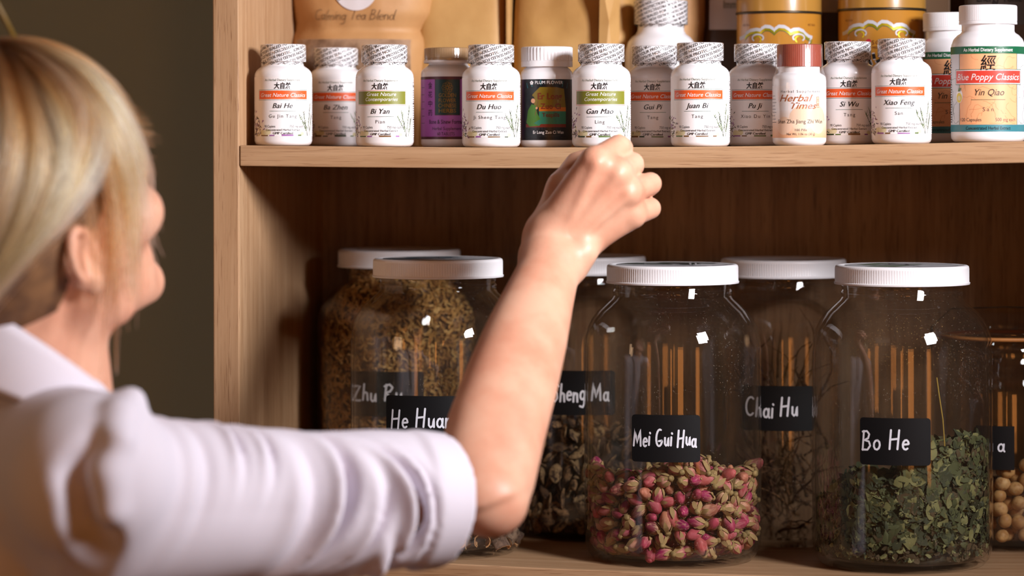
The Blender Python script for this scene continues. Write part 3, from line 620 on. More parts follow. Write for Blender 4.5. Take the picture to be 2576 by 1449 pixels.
pb = Pouch([(357, 1630, 1758, .034), (160, 1628, 1764, .036), (60, 1626, 1776, .036), (-30, 1626, 1774, .034), (-190, 1640, 1760, .012)], 0.262, 2.4, 0.0025, 9.9, zbase=t.location.z)
pb.build('paper_body', M['kraft'], t)
def pouch_label(px0, px1, ybot, cx, Y, label, ink, ysplit, seed):
    t = bag_thing('herb_pouch', (px0+px1)/2, Y, label, 'pouch', 'dark pouches at the back of the upper shelf')
    pb = Pouch([(357, px0, px1, .024), (100, px0, px1, .026), (-190, px0+8, px1-8, .010)], Y, 4, 0.0012, seed, zbase=t.location.z)
    pb.build('pouch_body', M['mudbox'], t); pb.patch('paper_label', px0+10, px1-8, -150, ysplit, M['sticker'], t, 0.0006)
    if ink:
        L = Lab(None, 1.0)
        for (s_, u, v, w_, h_) in ink: L.text(s_, u, -v, w_, h_, M['grey'], align='l', lay=2)
        pb.art(L, 'printing', t, 0.0010)
pouch_label(1772, 1900, 0, 0, 0.275, 'dark pouch with grey label between the rounded kraft bag and the first yellow tin', [('Immune', 1818, 20, 62, 20)], 74, 3.3)
pouch_label(2020, 2150, 0, 0, 0.275, 'dark pouch with pale label glimpsed between the two yellow tins', [], 30, 5.5)
t = bag_thing('card_box', 2362, 0.262, 'plain dark brown card box behind the shaded peach-labelled bottle', 'box')
A = at(2310, 300, 0.262); B = at(2392, 300, 0.262); mk('carton', *box(A.x-t.location.x, B.x-t.location.x, -.025, .03, 0, .165, .001), M['brownbox'], t, smooth=False)
t = bag_thing('herb_pouch', 2540, 0.255, 'large brown pouch with dark grey printed label at the upper right corner', 'pouch')
pb = Pouch([(352, 2424, 2700, .030), (60, 2424, 2700, .032), (-190, 2430, 2690, .012)], 0.255, 6, 0.0008, 2.2, zbase=t.location.z)
pb.build('pouch_body', M['mudbox'], t); pb.patch('paper_label', 2427, 2690, -150, 62, M['darkbox'], t, 0.0006)
L = Lab(None, 1.0); L.text('Energy Tonic', 2458, -4, 112, 22, M['night'], align='l'); L.text('S for D Ting', 2496, -21, 46, 8, M['night'], align='l');
pb.art(L, 'printing', t, 0.0010)
def tin(px, Y, hw, yseam, label):
    P = at(px, 352, Y); P.z = zup(P.x); g = depth(P)/FPX; R = hw*g
    t = thing('herb_tin', label, 'tin', P, face(P), 'yellow enamelled tins'); h = (at(px, yseam, Y).z-P.z); top = h+0.062
    sharp(mk('body', *lathe([(0, 0), (R*.985, 0), (R, .0012), (R, h-.0012), (R*1.006, h-.0006), (0, h)], 96), M['tin'], t), 40)
    mk('seam_ring', *lathe([(R*.98, h-.0012), (R*1.022, h-.0010), (R*1.026, h), (R*1.022, h+.0012), (R*.98, h+.0014)], 96), M['seam'], t)
    sharp(mk('lid', *lathe([(R*.99, h+.0004), (R*1.008, h+.001), (R*1.008, top-.002), (R*.995, top), (R*.9, top-.0005), (0, top-.0005)], 96), M['tinlid'], t), 40)
    L = Lab(R, g); yb = 352-(yseam-36); vy = lambda y: (yb-y)
    # cloud-shaped silver frame with a gold-green inner band
    cl = [(-104, 84), (-98, 82), (-90, 78), (-86, 71), (-76, 65), (-62, 63), (-51, 65), (-48, 61), (-40, 56), (-30, 57), (-22, 62), (-18, 67), (-14, 62), (-6, 56), (6, 57), (16, 63), (22, 68), (30, 64), (42, 63), (52, 67), (58, 74), (66, 80), (74, 82), (72, 90), (69, 98), (74, 106), (84, 116)]
    dx = -3+14; ra_ = lambda x: hw*math.asin(max(-.97, min(.97, x/hw))); C = [(ra_(x+dx*.6), vy(y)) for x, y in cl]
    L.line(C, 9, M['silver'], 1.0); L.line([(x, y-7) for x, y in C[2:-2]], 6, M['goldgreen'], 1.6); L.line([(x, y-11) for x, y in C[2:-2]], 1.5, M['dgreen'], 1.8)
    for cx, sgn in ((-66, 1), (40, -1)):
        L.line([(cx+dx+sgn*p[0], vy(84)+p[1]) for p in arc(0, 0, 16, 9, -40, 230, 14)], 4, M['silver'], 2.0); L.line([(cx+dx+sgn*p[0]*.8, vy(88)+p[1]) for p in arc(0, 0, 12, 8, -60, 180, 12)], 3.5, M['goldgreen'], 2.2)
    for p in ((70, 100), (76, 112)): L.disc(p[0], vy(p[1]), 3, M['leafd'], 2.4)
    for k in range(7): a = k*0.9; L.disc(-44+dx+5*math.cos(a)*(k/6), vy(105)+4*math.sin(a)*(k/6), 6-0.5*k, M['crimson'], 2.0+0.1*k)
    L.text('SOLSTICE', 16, vy(113), 82, 10.5, M['maroon'], space=1.25, lay=2.6); L.text('MEDICINE COMPANY', 16, vy(123), 78, 5.5, M['maroon'], space=1.1, lay=2.6)
    L.text('NCC 55116', 92, vy(54), 26, 5, M['maroon']); L.text('NCC 55116', -92, vy(54), 26, 5, M['maroon'])
    for (pts, w_) in (([(-60, 150), (-20, 142), (20, 138)], 13), ([(-44, 132), (-30, 160), (-62, 200)], 12), ([(-10, 150), (10, 190), (46, 220)], 12), ([(-60, 182), (0, 178), (50, 172)], 10)):
        L.line([(p[0], vy(p[1])) for p in pts], w_+5, M['silver'], 1.2); L.line([(p[0], vy(p[1])) for p in pts], w_, M['night'], 1.8)
    L.wrap('printed_emblem', t)
tin(1960, 0.205, 106, 35, 'yellow tin behind the brick-red capped bottle')
tin(2219, 0.205, 109, 27, 'yellow tin nearest the big peach-labelled bottles')
# ------------------------------------------------------------------ big glass jars
JR = 0.0776
def jar_profile(k=1.0):
    o = [(0, .0025), (.060, .0025), (.0675, 0), (.0705, .0012), (.0745, .006), (.0768, .0135), (.0776, .022), (.0776, .176), (.0774, .184), (.0766, .193), (.0745, .2025), (.0705, .2105), (.065, .2175), (.0585, .2232), (.0535, .2275), (.0517, .2305), (.0525, .2325), (.0525, .2345), (.0508, .2365), (.0520, .2385), (.0520, .2405), (.0505, .243), (.0505, .2555), (.0498, .2562)]
    i = [(.0478, .2562), (.0478, .2300), (.0500, .2262), (.0555, .2212), (.0620, .2160), (.0678, .2090), (.0718, .2010), (.0740, .1920), (.0750, .1840), (.0752, .1750), (.0752, .0220), (.0742, .0140), (.0715, .0085), (.066, .0062), (.04, .0058), (0, .0058)]
    return o+i
JARV = lathe(jar_profile(), 112); JAR_ME = [None, None]
LIDV = lathe([(0, .2412), (.0500, .2412), (.0560, .2412), (.0582, .2414), (.0585, .2428), (.0577, .2434), (.0577, .2437), (.0577, .2545), (.0577, .2550), (.0573, .2568), (.0560, .2577), (.0530, .2579), (.0525, .2574), (0, .2574)], 480,
             lambda i, a, k: (-0.00045 if (i in (7,)) and k % 3 == 0 else (-0.00045 if i == 6 and k % 3 == 0 else 0)))
def glass_jar(px, Y, label, chalk, cpx, cpy, cw, ch, hw, stick=None, lidrot=0, tilt=0.0, off=0.0, sx=1.0):
    P = at(px, 1400, Y); P.z = zlow(P.x)+0.0002; rz = face(P); g = depth(P)/FPX
    t = thing('glass_jar', label, 'jar', P, rz, 'gallon jars of dried herbs')
    for j, (nm, vf, mt) in enumerate((('jar_body', JARV, M['glass']), ('lid', LIDV, M['lidw']))):
        if JAR_ME[j] is None: JAR_ME[j] = sharp(mk(nm, vf[0], vf[1], mt, t), 50).data
        else: link(bpy.data.objects.new(nm, JAR_ME[j]), t)
    # written chalk label
    gf = (depth(P)-JR)/FPX; L = Lab(JR+.0003, gf)
    zc = (at(px, cpy, Y-JR).z-P.z)/gf; u0 = cpx-px; R_ = (JR+.0003)/gf
    arcu = lambda u: R_*math.asin(max(-.98, min(.98, u/R_)))
    ua, ub = arcu(u0-cw/2), arcu(u0+cw/2); r_ = 9; um = (ua+ub)/2; hwid = (ub-ua)/2
    for (a, b, v0, v1) in ((ua, ub, zc-ch/2+r_, zc+ch/2-r_), (ua+r_, ub-r_, zc-ch/2, zc-ch/2+r_), (ua+r_, ub-r_, zc+ch/2-r_, zc+ch/2)): L.rect(a, b, v0, v1, M['chalkb'], 0)
    for su, sv in ((ua+r_, zc-ch/2+r_), (ub-r_, zc-ch/2+r_), (ua+r_, zc+ch/2-r_), (ub-r_, zc+ch/2-r_)): L.disc(su, sv, r_, M['chalkb'], -0.02, 20)
    handwrite(L, chalk, um+off, zc-hw*0.45, hw, 5.0, M['chalk'], shear=0.06, jit=0.07, sx=sx)
    o = L.wrap('chalk_label', t); o.rotation_euler.y = 0
    if stick:
        Ls = Lab(None, 1.0); n = 64
        Ls.disc(0, 0, .049, M['lidsticker'], 0, n)
        rr = random.Random(px)
        Ls.rect(-.046, .02, -.012, .016, stick, 1.0); Ls.rect(-.030, .044, -.030, -.014, M['lidsticker'], 1.4); Ls.rect(-.02, .032, .018, .034, stick, 1.2)
        for k in range(10): Ls.line([(rr.uniform(-.03, .03), rr.uniform(-.03, .03)) for _ in range(3)], .002, M['lidsticker'] if k % 2 else M['dgrey'], 1.8+.05*k)
        s_ = mk('top_sticker', [(u, v, .2577+.00008*l+.0001) for u, v, l in Ls.V], Ls.F, Ls.mats, t, Ls.fm, smooth=False); s_.rotation_euler.z = lidrot
    return t, P, rz
def jl(P, rz, ang, r, z):   # jar-local cylinder -> world; ang 0 faces the camera
    a = ang+rz; return Vector((P.x+r*math.sin(a), P.y-r*math.cos(a), P.z+z))
J1 = glass_jar(1103, 0.084, 'front glass jar of curled bark pieces behind the white sleeve', 'He Huan Pi', 1088, 1057, 232, 120, 46, M['blueprint'], 0.4, off=0, sx=.84)
J2 = glass_jar(1693, 0.090, 'front glass jar of pink rosebuds in the middle of the lower shelf', 'Mei Gui Hua', 1676, 1104, 172, 119, 42, M['greenprint'], -0.3, off=-2, sx=.63)
J3 = glass_jar(2270, 0.086, 'front glass jar of dried green mint leaves at the right', 'Bo He', 2253, 1112, 177, 119, 48, M['grey'], 1.2, off=-24, sx=.86)
J4 = glass_jar(1006, 0.238, 'rear glass jar filled with yellow-brown shavings at the left', 'Zhu Ru', 975, 992, 184, 113, 40, None, off=-24, sx=.92)
J5 = glass_jar(1470, 0.236, 'rear glass jar of dark brown root slices beside the forearm', 'Sheng Ma', 1463, 989, 170, 112, 44, None, off=-2, sx=.70)
J6 = glass_jar(1972, 0.240, 'rear glass jar of tangled thin roots between the rosebud and mint jars', 'Chai Hu', 1958, 1028, 180, 113, 46, None, off=-16, sx=.76)
# clip-top jar of round seeds at the right edge
P = at(2534, 1380, 0.215); P.z = zlow(P.x)+.0002; t = thing('clip_top_jar', 'rear jar of round beige seeds with glass lid and tan gasket at the right edge', 'jar', P, face(P)); J7 = (t, P, face(P))
zt = at(2534, 850, 0.215).z-P.z
mk('jar_body', *lathe([(0, .002), (.056, .002), (.060, 0), (.065, .004), (.067, .012), (.067, zt-.055), (.066, zt-.040), (.062, zt-.028), (.056, zt-.020), (.054, zt-.012), (.056, zt), (.0535, zt), (.052, zt-.014), (.054, zt-.022), (.060, zt-.030), (.0642, zt-.042), (.0648, zt-.055), (.0648, .014), (.061, .006), (0, .006)], 96), M['glass'], t)
mk('gasket', *lathe([(.054, zt+.0003), (.0615, zt+.0003), (.0622, zt+.002), (.0615, zt+.0036), (.054, zt+.0036)], 80), M['gasket'], t)
mk('glass_lid', *lathe([(.053, zt+.0038), (.062, zt+.0038), (.063, zt+.0065), (.0615, zt+.009), (.056, zt+.0105), (.0555, zt+.0145), (.052, zt+.017), (.044, zt+.018), (.043, zt+.0225), (.038, zt+.0245), (0, zt+.0245)], 80), M['glass'], t)
for s_ in (-1, 1):
    bm_pts = [(s_*.0665, 0, zt-.03), (s_*.068, 0, zt-.01), (s_*.067, 0, zt+.01), (s_*.050, 0, zt+.026), (0, 0, zt+.028)]
    V = []; F = []
    for i, p in enumerate(bm_pts):
        for k in range(6): a = k*math.pi/3; V.append((p[0]+.0012*math.cos(a), .0012*math.sin(a), p[2]+.0006*math.cos(a)))
    for i in range(len(bm_pts)-1):
        for k in range(6): F.append((i*6+k, i*6+(k+1) % 6, i*6+6+(k+1) % 6, i*6+6+k))
    mk('wire_clip', V, F, M['seam'], t)
zc = at(2534, 1127, .15).z-P.z; gf = (depth(P)-.067)/FPX; L = Lab(.0674, gf); L.rect(-80, 18, zc/gf-55, zc/gf+55, M['chalkb'], 0); handwrite(L, 'a', -14, zc/gf-8, 38, 4.5, M['chalk'])
L.wrap('chalk_label', t)
# ------------------------------------------------------------------ herbs in the jars
def rmat(name, cols, rough=0.7, scale=None, dark=None):
    """colour picked per object from a ramp, with a little surface mottling"""
    m, N, Lk = mat(name); b = N['Principled BSDF']; b.inputs['Roughness'].default_value = rough; b.inputs['Specular IOR Level'].default_value = 0.25
    oi = N.new('ShaderNodeObjectInfo'); r = N.new('ShaderNodeValToRGB'); el = r.color_ramp.elements
    while len(el) < len(cols): el.new(0.5)
    for i, c in enumerate(cols): el[i].position = i/(len(cols)-1); el[i].color = lin(c)
    Lk.new(oi.outputs['Random'], r.inputs['Fac']); out = r.outputs['Color']
    if scale:
        tc = N.new('ShaderNodeTexCoord'); n = N.new('ShaderNodeTexNoise'); n.inputs['Scale'].default_value = scale; n.inputs['Detail'].default_value = 3
        Lk.new(tc.outputs['Object'], n.inputs['Vector']); mr = N.new('ShaderNodeMapRange'); mr.inputs[1].default_value = .42; mr.inputs[2].default_value = .62; Lk.new(n.outputs['Fac'], mr.inputs[0])
        x = N.new('ShaderNodeMix'); x.data_type = 'RGBA'; Lk.new(mr.outputs[0], x.inputs[0]); Lk.new(out, x.inputs[6]); x.inputs[7].default_value = lin(dark); out = x.outputs[2]
    Lk.new(out, b.inputs['Base Color']); return m
def petal_material():
    m, N, L = mat('dried_rose_petal'); b = N['Principled BSDF']; b.inputs['Roughness'].default_value = .6; b.inputs['Specular IOR Level'].default_value = .25
    def ramp(src, cols, pos):
        r = N.new('ShaderNodeValToRGB'); el = r.color_ramp.elements
        while len(el) < len(cols): el.new(.5)
        for i, c in enumerate(cols): el[i].position = pos[i]; el[i].color = lin(c)
        L.new(src, r.inputs['Fac']); return r.outputs['Color']
    oi = N.new('ShaderNodeObjectInfo'); tc = N.new('ShaderNodeTexCoord'); sp = N.new('ShaderNodeSeparateXYZ'); L.new(tc.outputs['Object'], sp.inputs[0])
    mp = N.new('ShaderNodeMapping'); mp.inputs['Scale'].default_value = (700, 700, 110); L.new(tc.outputs['Object'], mp.inputs['Vector']); n = N.new('ShaderNodeTexNoise'); n.inputs['Scale'].default_value = 1; n.inputs['Detail'].default_value = 4; L.new(mp.outputs[0], n.inputs['Vector'])
    deep = ramp(oi.outputs['Random'], [(132, 22, 76), (166, 48, 92), (186, 92, 86), (142, 30, 76), (196, 132, 96), (106, 18, 52)], [0, .2, .4, .6, .8, 1]); pale = ramp(oi.outputs['Random'], [(226, 178, 140), (206, 120, 130), (228, 190, 148)], [0, .5, 1])
    mr = N.new('ShaderNodeMapRange'); mr.inputs[1].default_value = -.003; mr.inputs[2].default_value = .004; L.new(sp.outputs['Z'], mr.inputs[0])
    ad = N.new('ShaderNodeMath'); ad.operation = 'MULTIPLY_ADD'; ad.inputs[1].default_value = 2.4; ad.inputs[2].default_value = -1.2; L.new(n.outputs['Fac'], ad.inputs[0])
    su = N.new('ShaderNodeMath'); su.operation = 'ADD'; su.use_clamp = True; L.new(mr.outputs[0], su.inputs[0]); L.new(ad.outputs[0], su.inputs[1])
    x = N.new('ShaderNodeMix'); x.data_type = 'RGBA'; L.new(su.outputs[0], x.inputs[0]); L.new(pale, x.inputs[6]); L.new(deep, x.inputs[7]); L.new(x.outputs[2], b.inputs['Base Color']); return m
M['petal'] = petal_material()
M['calyx'] = pm('dried_calyx', (132, 112, 66), .75, var=(300, (166, 140, 90), .4, .6)); M['sepal'] = pm('dried_sepal', (170, 142, 92), .75)
def rosebud(seed):
    rr = random.Random(seed); L = .0066+rr.uniform(-.0006, .0008); W = .0038+rr.uniform(-.0004, .0005); tw = rr.uniform(1.5, 3.2); V = []; F = []; fm = []
    pr = [(0, 0), (.55, .06), (.88, .22), (1, .42), (.93, .62), (.74, .80), (.48, .93), (.22, 1.0), (0, .97)]
    def mod(i, a, k): return W*0.26*abs(math.sin(1.5*a+tw*pr[i][1]*2))*pr[i][0] if 0 < i < 8 else 0
    v, f = lathe([(W*p[0], 2*L*p[1]) for p in pr], 15, mod)
    parts = [(v, f, 0)]
    parts.append((*lathe([(0, -.0032), (.0016, -.0030), (.0024, -.0016), (.0022, 0), (.0014, .0008), (0, .001)], 10), 1))
    for k in range(5):
        a = k*1.2566+rr.uniform(-.2, .2); o = rr.uniform(.0, .0022); ln = rr.uniform(.006, .010); pts = []
        for s in range(5):
            tt = s/4; rad = W*(0.45+0.62*math.sin(min(1, tt*1.1)*math.pi*.62))+.0003+o*tt; z = ln*tt-.0006; wd = .0017*math.sin(math.pi*(0.18+0.82*tt))+.00015
            for sg in (-1, 1): pts.append((rad*math.cos(a)-sg*wd*math.sin(a), rad*math.sin(a)+sg*wd*math.cos(a), z))
        parts.append((pts, [(2*i, 2*i+1, 2*i+3, 2*i+2) for i in range(4)], 2))
    V, F, fm = cat(*parts); return [(v[0], v[1], v[2]-.0045) for v in V], F, fm
def scatter(J, n, shells, zfun, mind, amax, rs):
    """points near the glass first, then deeper, then the top of the heap.  returns jar-local (ang, r, z)"""
    t, P, rz = J; rr = random.Random(rs); pts = []; C = []
    for (r0, r1, zlo, tries) in shells:
        for _ in range(tries):
            if len(pts) >= n: return pts
            a = rr.uniform(-amax, amax); r = rr.uniform(r0, r1); x = r*math.sin(a); zt = zfun(x, r*math.cos(a)); z = rr.uniform(zlo, zt)
            if z > zt or zt < zlo: continue
            c = (x, -r*math.cos(a), z)
            if all((c[0]-d[0])**2+(c[1]-d[1])**2+(c[2]-d[2])**2 > mind*mind for d in C[-900:]): pts.append((a, r, z)); C.append(c)
    return pts
def sprinkle(name, label, catg, group, J, pts, meshes, rs, smin=.9, smax=1.1, flat=False):
    rr = random.Random(rs); t, P, rz = J
    for a, r, z in pts:
        o = bpy.data.objects.new(name, rr.choice(meshes)); COL.objects.link(o); o.location = jl(P, rz, a, r, z)
        o.rotation_euler = (rr.uniform(0, 6.28), rr.uniform(0, 6.28), rr.uniform(0, 6.28)) if not flat else (rr.uniform(-.5, .5)+(1.2 if rr.random() < .4 else 0), rr.uniform(-.5, .5), rr.uniform(0, 6.28))
        s = rr.uniform(smin, smax); o.scale = (s, s, s); tag(o, label, catg, group)
def protos(name, builder, n, mats):
    out = []
    for i in range(n):
        r = builder(i); o = mk(name, r[0], r[1], mats, None, r[2] if len(r) > 2 else None); out.append(o.data); COL.objects.unlink(o); bpy.data.objects.remove(o)
    return out
def heap(J, name, label, R, zfun, m, lump=0.003, seed=0, z0=.0066):
    t, P, rz = J; V = []; F = []; na, nr = 64, 10
    def nz(v): return lump*mnoise.noise((v[0]*120+seed, v[1]*120, v[2]*120))
    rows = [[(0, 0, z0)]]+[[(R*.9*math.sin(2*math.pi*k/na), -R*.9*math.cos(2*math.pi*k/na), z0) for k in range(na)]]
    for j in range(14):
        row = []
        for k in range(na):
            a = 2*math.pi*k/na; x, y = R*math.sin(a), -R*math.cos(a); z = z0+.004+(max(zfun(x, -y), z0+.005)-z0-.004)*j/13; d = nz((x, y, z)); row.append((x*(1+d/R), y*(1+d/R), z+d*.5))
        rows.append(row)
    for j in range(1, nr):
        row = []
        for k in range(na):
            a = 2*math.pi*k/na; r = R*(1-j/nr); x, y = r*math.sin(a), -r*math.cos(a); row.append((x, y, zfun(x, -y)+nz((x, y, 5))))
        rows.append(row)
    rows.append([(0, 0, zfun(0, 0))])
    idx = []
    for row in rows: idx.append(list(range(len(V), len(V)+len(row)))); V += row
    for a, b in zip(idx[:-1], idx[1:]):
        for k in range(na):
            k2 = (k+1) % na
            if len(a) == 1: F.append((a[0], b[k2], b[k]))
            elif len(b) == 1: F.append((a[k], a[k2], b[0]))
            else: F.append((a[k], a[k2], b[k2], b[k]))
    o = mk(name, V, F, m, None, loc=P); o.rotation_euler.z = rz; return tag(o, label, kind='stuff', cat='herbs')
RI = .0752
# rosebuds
zr = lambda x, y: .081+.05*x*(1 if x > 0 else .1)+.006*math.sin(x*60+1)-.05*(RI-math.hypot(x, y))*.6
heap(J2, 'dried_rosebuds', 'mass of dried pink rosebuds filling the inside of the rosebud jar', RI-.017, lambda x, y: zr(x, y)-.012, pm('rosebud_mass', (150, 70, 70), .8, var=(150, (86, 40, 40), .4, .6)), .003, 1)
pts = scatter(J2, 300, [(RI-.0075, RI-.0055, .012, 6000), (RI-.018, RI-.013, .012, 3000), (.01, RI-.014, .07, 6000)], zr, .0098, 1.75, 3)
pts = [(a, r-(.006 if z < .016 else 0), z) for a, r, z in pts]
sprinkle('dried_rosebud', 'dried pink rosebud lying in the front middle glass jar', 'rosebud', 'dried rosebuds', J2, pts, protos('dried_rosebud', rosebud, 6, [M['petal'], M['calyx'], M['sepal']]), 5, .92, 1.25)
# curled bark
def curl(seed):
    rr = random.Random(100+seed); ln = rr.uniform(.012, .028); R = rr.uniform(.006, .0105); th = .0012; a0 = rr.uniform(2.6, 5.9); n = 16; V = []; F = []; fm = []; m_ = 6
    for j in range(m_+1):
        for k in range(n+1):
            a = a0*k/n; d = .0006*mnoise.noise((k*.6+seed, j*.8, seed)); s = 1-.1*k/n
            for r in (R*s+d, R*s-th+d): V.append((r*math.cos(a), r*math.sin(a), ln*(j/m_-.5)+.0012*mnoise.noise((k*.9, seed, j))*(1 if j in (0, m_) else 0)))
    ix = lambda j, k, s: (j*(n+1)+k)*2+s
    for j in range(m_):
        for k in range(n):
            F += [(ix(j, k, 0), ix(j, k+1, 0), ix(j+1, k+1, 0), ix(j+1, k, 0)), (ix(j, k, 1), ix(j+1, k, 1), ix(j+1, k+1, 1), ix(j, k+1, 1))]; fm += [0, 1]
        for k in (0, n): F.append((ix(j, k, 0), ix(j, k, 1), ix(j+1, k, 1), ix(j+1, k, 0))); fm.append(1)
    for j in (0, m_):
        for k in range(n): F.append((ix(j, k, 0), ix(j, k+1, 0), ix(j, k+1, 1), ix(j, k, 1))); fm.append(1)
    return V, F, fm
M['barko'] = rmat('bark_outer', [(120, 96, 78), (96, 76, 62), (146, 122, 100)], .85, 220, (70, 54, 44)); M['barki'] = rmat('bark_inner', [(206, 160, 110), (190, 140, 94), (214, 176, 130)], .8, 300, (160, 116, 78))
zb_ = lambda x, y: .030+.16*max(0, x)+.004*math.sin(x*90)
pts = scatter(J1, 110, [(RI-.012, RI-.009, .012, 2500), (RI-.03, RI-.018, .012, 1500), (.0, RI-.02, .02, 1500)], zb_, .0120, 1.9, 9)
sprinkle('bark_curl', 'curled strip of dried bark in the jar behind the white sleeve', 'bark', 'curled bark strips', J1, pts, protos('bark_curl', curl, 7, [M['barko'], M['barki']]), 6, .8, 1.15)
# dark root slices
def chip(seed):
    rr = random.Random(300+seed); bm = bmesh.new(); bmesh.ops.create_icosphere(bm, subdivisions=2, radius=1)
    sx, sy, sz = rr.uniform(.008, .014), rr.uniform(.004, .007), rr.uniform(.0012, .0026); bend = rr.uniform(-60, 60)
    for v in bm.verts:
        n_ = 1+.35*mnoise.noise(v.co*2.2+Vector((seed*3.3, 0, 0))); c = v.co*n_; x, y, z = c.x*sx, c.y*sy, c.z*sz
        v.co = Vector((x, y, z+bend*x*x+.0012*math.sin(y*500+seed)))
    bm.verts.index_update(); V = [tuple(v.co) for v in bm.verts]; F = [[v.index for v in f.verts] for f in bm.faces]; bm.free(); return V, F
M['root'] = rmat('dark_root_slice', [(112, 82, 56), (150, 116, 80), (84, 60, 42), (176, 146, 104), (96, 72, 50)], .85, 240, (58, 42, 32))
zs_ = lambda x, y: .104+.01*math.sin(x*50+2)
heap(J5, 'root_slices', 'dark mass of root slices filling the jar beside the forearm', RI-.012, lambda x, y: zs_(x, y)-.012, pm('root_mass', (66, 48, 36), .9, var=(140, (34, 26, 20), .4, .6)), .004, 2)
pts = scatter(J5, 260, [(RI-.007, RI-.005, .012, 5000), (RI-.016, RI-.011, .012, 3000), (.0, RI-.01, .09, 2500)], zs_, .0100, 1.7, 12)
sprinkle('root_slice', 'brown dried root slice in the rear jar beside the forearm', 'root slice', 'dried root slices', J5, pts, protos('root_slice', chip, 8, [M['root']]), 7, .75, 1.15)
# tangled thin roots
def twig(seed):
    rr = random.Random(500+seed); ln = rr.uniform(.06, .12); n = 16; p = Vector((0, 0, -ln/2)); d = Vector((rr.uniform(-.3, .3), rr.uniform(-.3, .3), 1)).normalized(); r0 = rr.uniform(.0008, .0026); V = []; F = []
    for i in range(n+1):
        d = (d+Vector((rr.gauss(0, .16), rr.gauss(0, .16), rr.gauss(0, .05)))).normalized(); r = r0*(1-.8*i/n)*(1+.15*rr.uniform(-1, 1))
        a = d.orthogonal().normalized(); b = d.cross(a)
        for k in range(6): an = k*math.pi/3; V.append(tuple(p+a*r*math.cos(an)+b*r*math.sin(an)))
        p = p+d*ln/n
    for i in range(n):
        for k in range(6): F.append((i*6+k, i*6+(k+1) % 6, i*6+6+(k+1) % 6, i*6+6+k))
    F.append(list(range(6))[::-1]); F.append([n*6+k for k in range(6)]); return V, F
M['twig'] = rmat('thin_root_bark', [(120, 84, 54), (92, 62, 40), (140, 104, 68)], .85, 200, (66, 44, 30))
rr = random.Random(77); tw = protos('thin_root', twig, 10, [M['twig']]); t, P, rz = J6
for k in range(120):
    o = bpy.data.objects.new('thin_root', tw[k % 10]); COL.objects.link(o); low = rr.random()**1.7; z = .020+low*.13; tilt = rr.uniform(.5, 1.5) if z < .09 else rr.uniform(.1, .9)
    r = (RI-.022)*math.sqrt(rr.random())*(1 if tilt < 1 else .7); a = rr.uniform(-3.1, 3.1); o.location = jl(P, rz, a, r*.75, max(z, .03 if tilt < .8 else .014)+(.03 if tilt < .8 else 0))
    s = rr.uniform(.6, .95); o.scale = (s, s, s); o.rotation_mode = 'ZYX'; o.rotation_euler = (tilt, 0, rr.uniform(0, 6.28)); tag(o, 'thin dried root in the rear jar between rosebuds and mint', 'root', 'thin tangled roots')
# round seeds
def seed_ball(i):
    rr = random.Random(700+i); bm = bmesh.new(); bmesh.ops.create_uvsphere(bm, u_segments=16, v_segments=10, radius=.0062)
    for v in bm.verts: v.co *= 1+.06*mnoise.noise(v.co*160+Vector((i*3., 0, 0))); v.co.z *= 1.12
    bm.verts.index_update(); V = [tuple(v.co) for v in bm.verts]; F = [[v.index for v in f.verts] for f in bm.faces]; bm.free(); return V, F
M['seed'] = rmat('beige_seed', [(206, 164, 106), (190, 148, 92), (216, 178, 122)], .5, 180, (176, 130, 78))
pts = scatter(J7, 150, [(.0575, .0585, .0125, 5000), (.045, .047, .0125, 3000)], lambda x, y: .074+.003*math.sin(x*80), .0112, 1.7, 21)
sprinkle('round_seed', 'round beige seed in the gasket-lidded jar at the right edge', 'seed', 'round beige seeds', J7, pts, protos('round_seed', seed_ball, 4, [M['seed']]), 8, .92, 1.08)
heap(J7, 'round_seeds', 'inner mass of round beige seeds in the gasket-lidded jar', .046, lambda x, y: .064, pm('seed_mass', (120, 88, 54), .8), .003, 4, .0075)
# yellow-brown shavings (nobody could count them)
t, P, rz = J4; V = []; F = []; fm = []; rr = random.Random(31)
def jin(z): return float(np.interp(z, [.006, .014, .022, .176, .2, .216, .2265, .24], [.064, .073, .0745, .0745, .0705, .0605, .049, .0475]))
for k in range(5200):
    z = rr.uniform(.008, .2395); a = rr.uniform(-2.0, 2.0); R0 = jin(z)-rr.uniform(.0006, .006); ln = rr.uniform(.004, .011); wd = rr.uniform(.0006, .0016); th = rr.uniform(0, 6.28); cv = rr.uniform(-260, 260); o = len(V); n = 4
    for i in range(n+1):
        s = ln*(i/n-.5); u = s*math.cos(th)-cv*s*s*math.sin(th); v = s*math.sin(th)+cv*s*s*math.cos(th); zz = min(max(z+v, .0065), .2405)
        R = min(R0+rr.uniform(-.0008, .0008), jin(zz)-.0005); an = a+u/R
        for sg in (-1, 1):
            du, dv = -sg*wd*math.sin(th), sg*wd*math.cos(th); V.append(((R-.0006*(sg > 0))*math.sin(an+du/R), -(R-.0006*(sg > 0))*math.cos(an+du/R), zz+dv))
    F += [(o+2*i, o+2*i+1, o+2*i+3, o+2*i+2) for i in range(n)]; fm += [k % 3]*n
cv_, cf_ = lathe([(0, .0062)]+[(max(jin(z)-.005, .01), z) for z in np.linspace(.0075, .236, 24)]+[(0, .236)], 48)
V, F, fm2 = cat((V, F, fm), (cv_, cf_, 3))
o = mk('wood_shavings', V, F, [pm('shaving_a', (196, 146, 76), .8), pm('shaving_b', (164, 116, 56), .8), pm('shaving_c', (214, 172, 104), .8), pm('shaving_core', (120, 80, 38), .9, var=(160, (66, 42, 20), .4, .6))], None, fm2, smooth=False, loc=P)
o.rotation_euler.z = rz; tag(o, 'yellow-brown curly shavings packed in the rear left jar', 'herbs', kind='stuff')
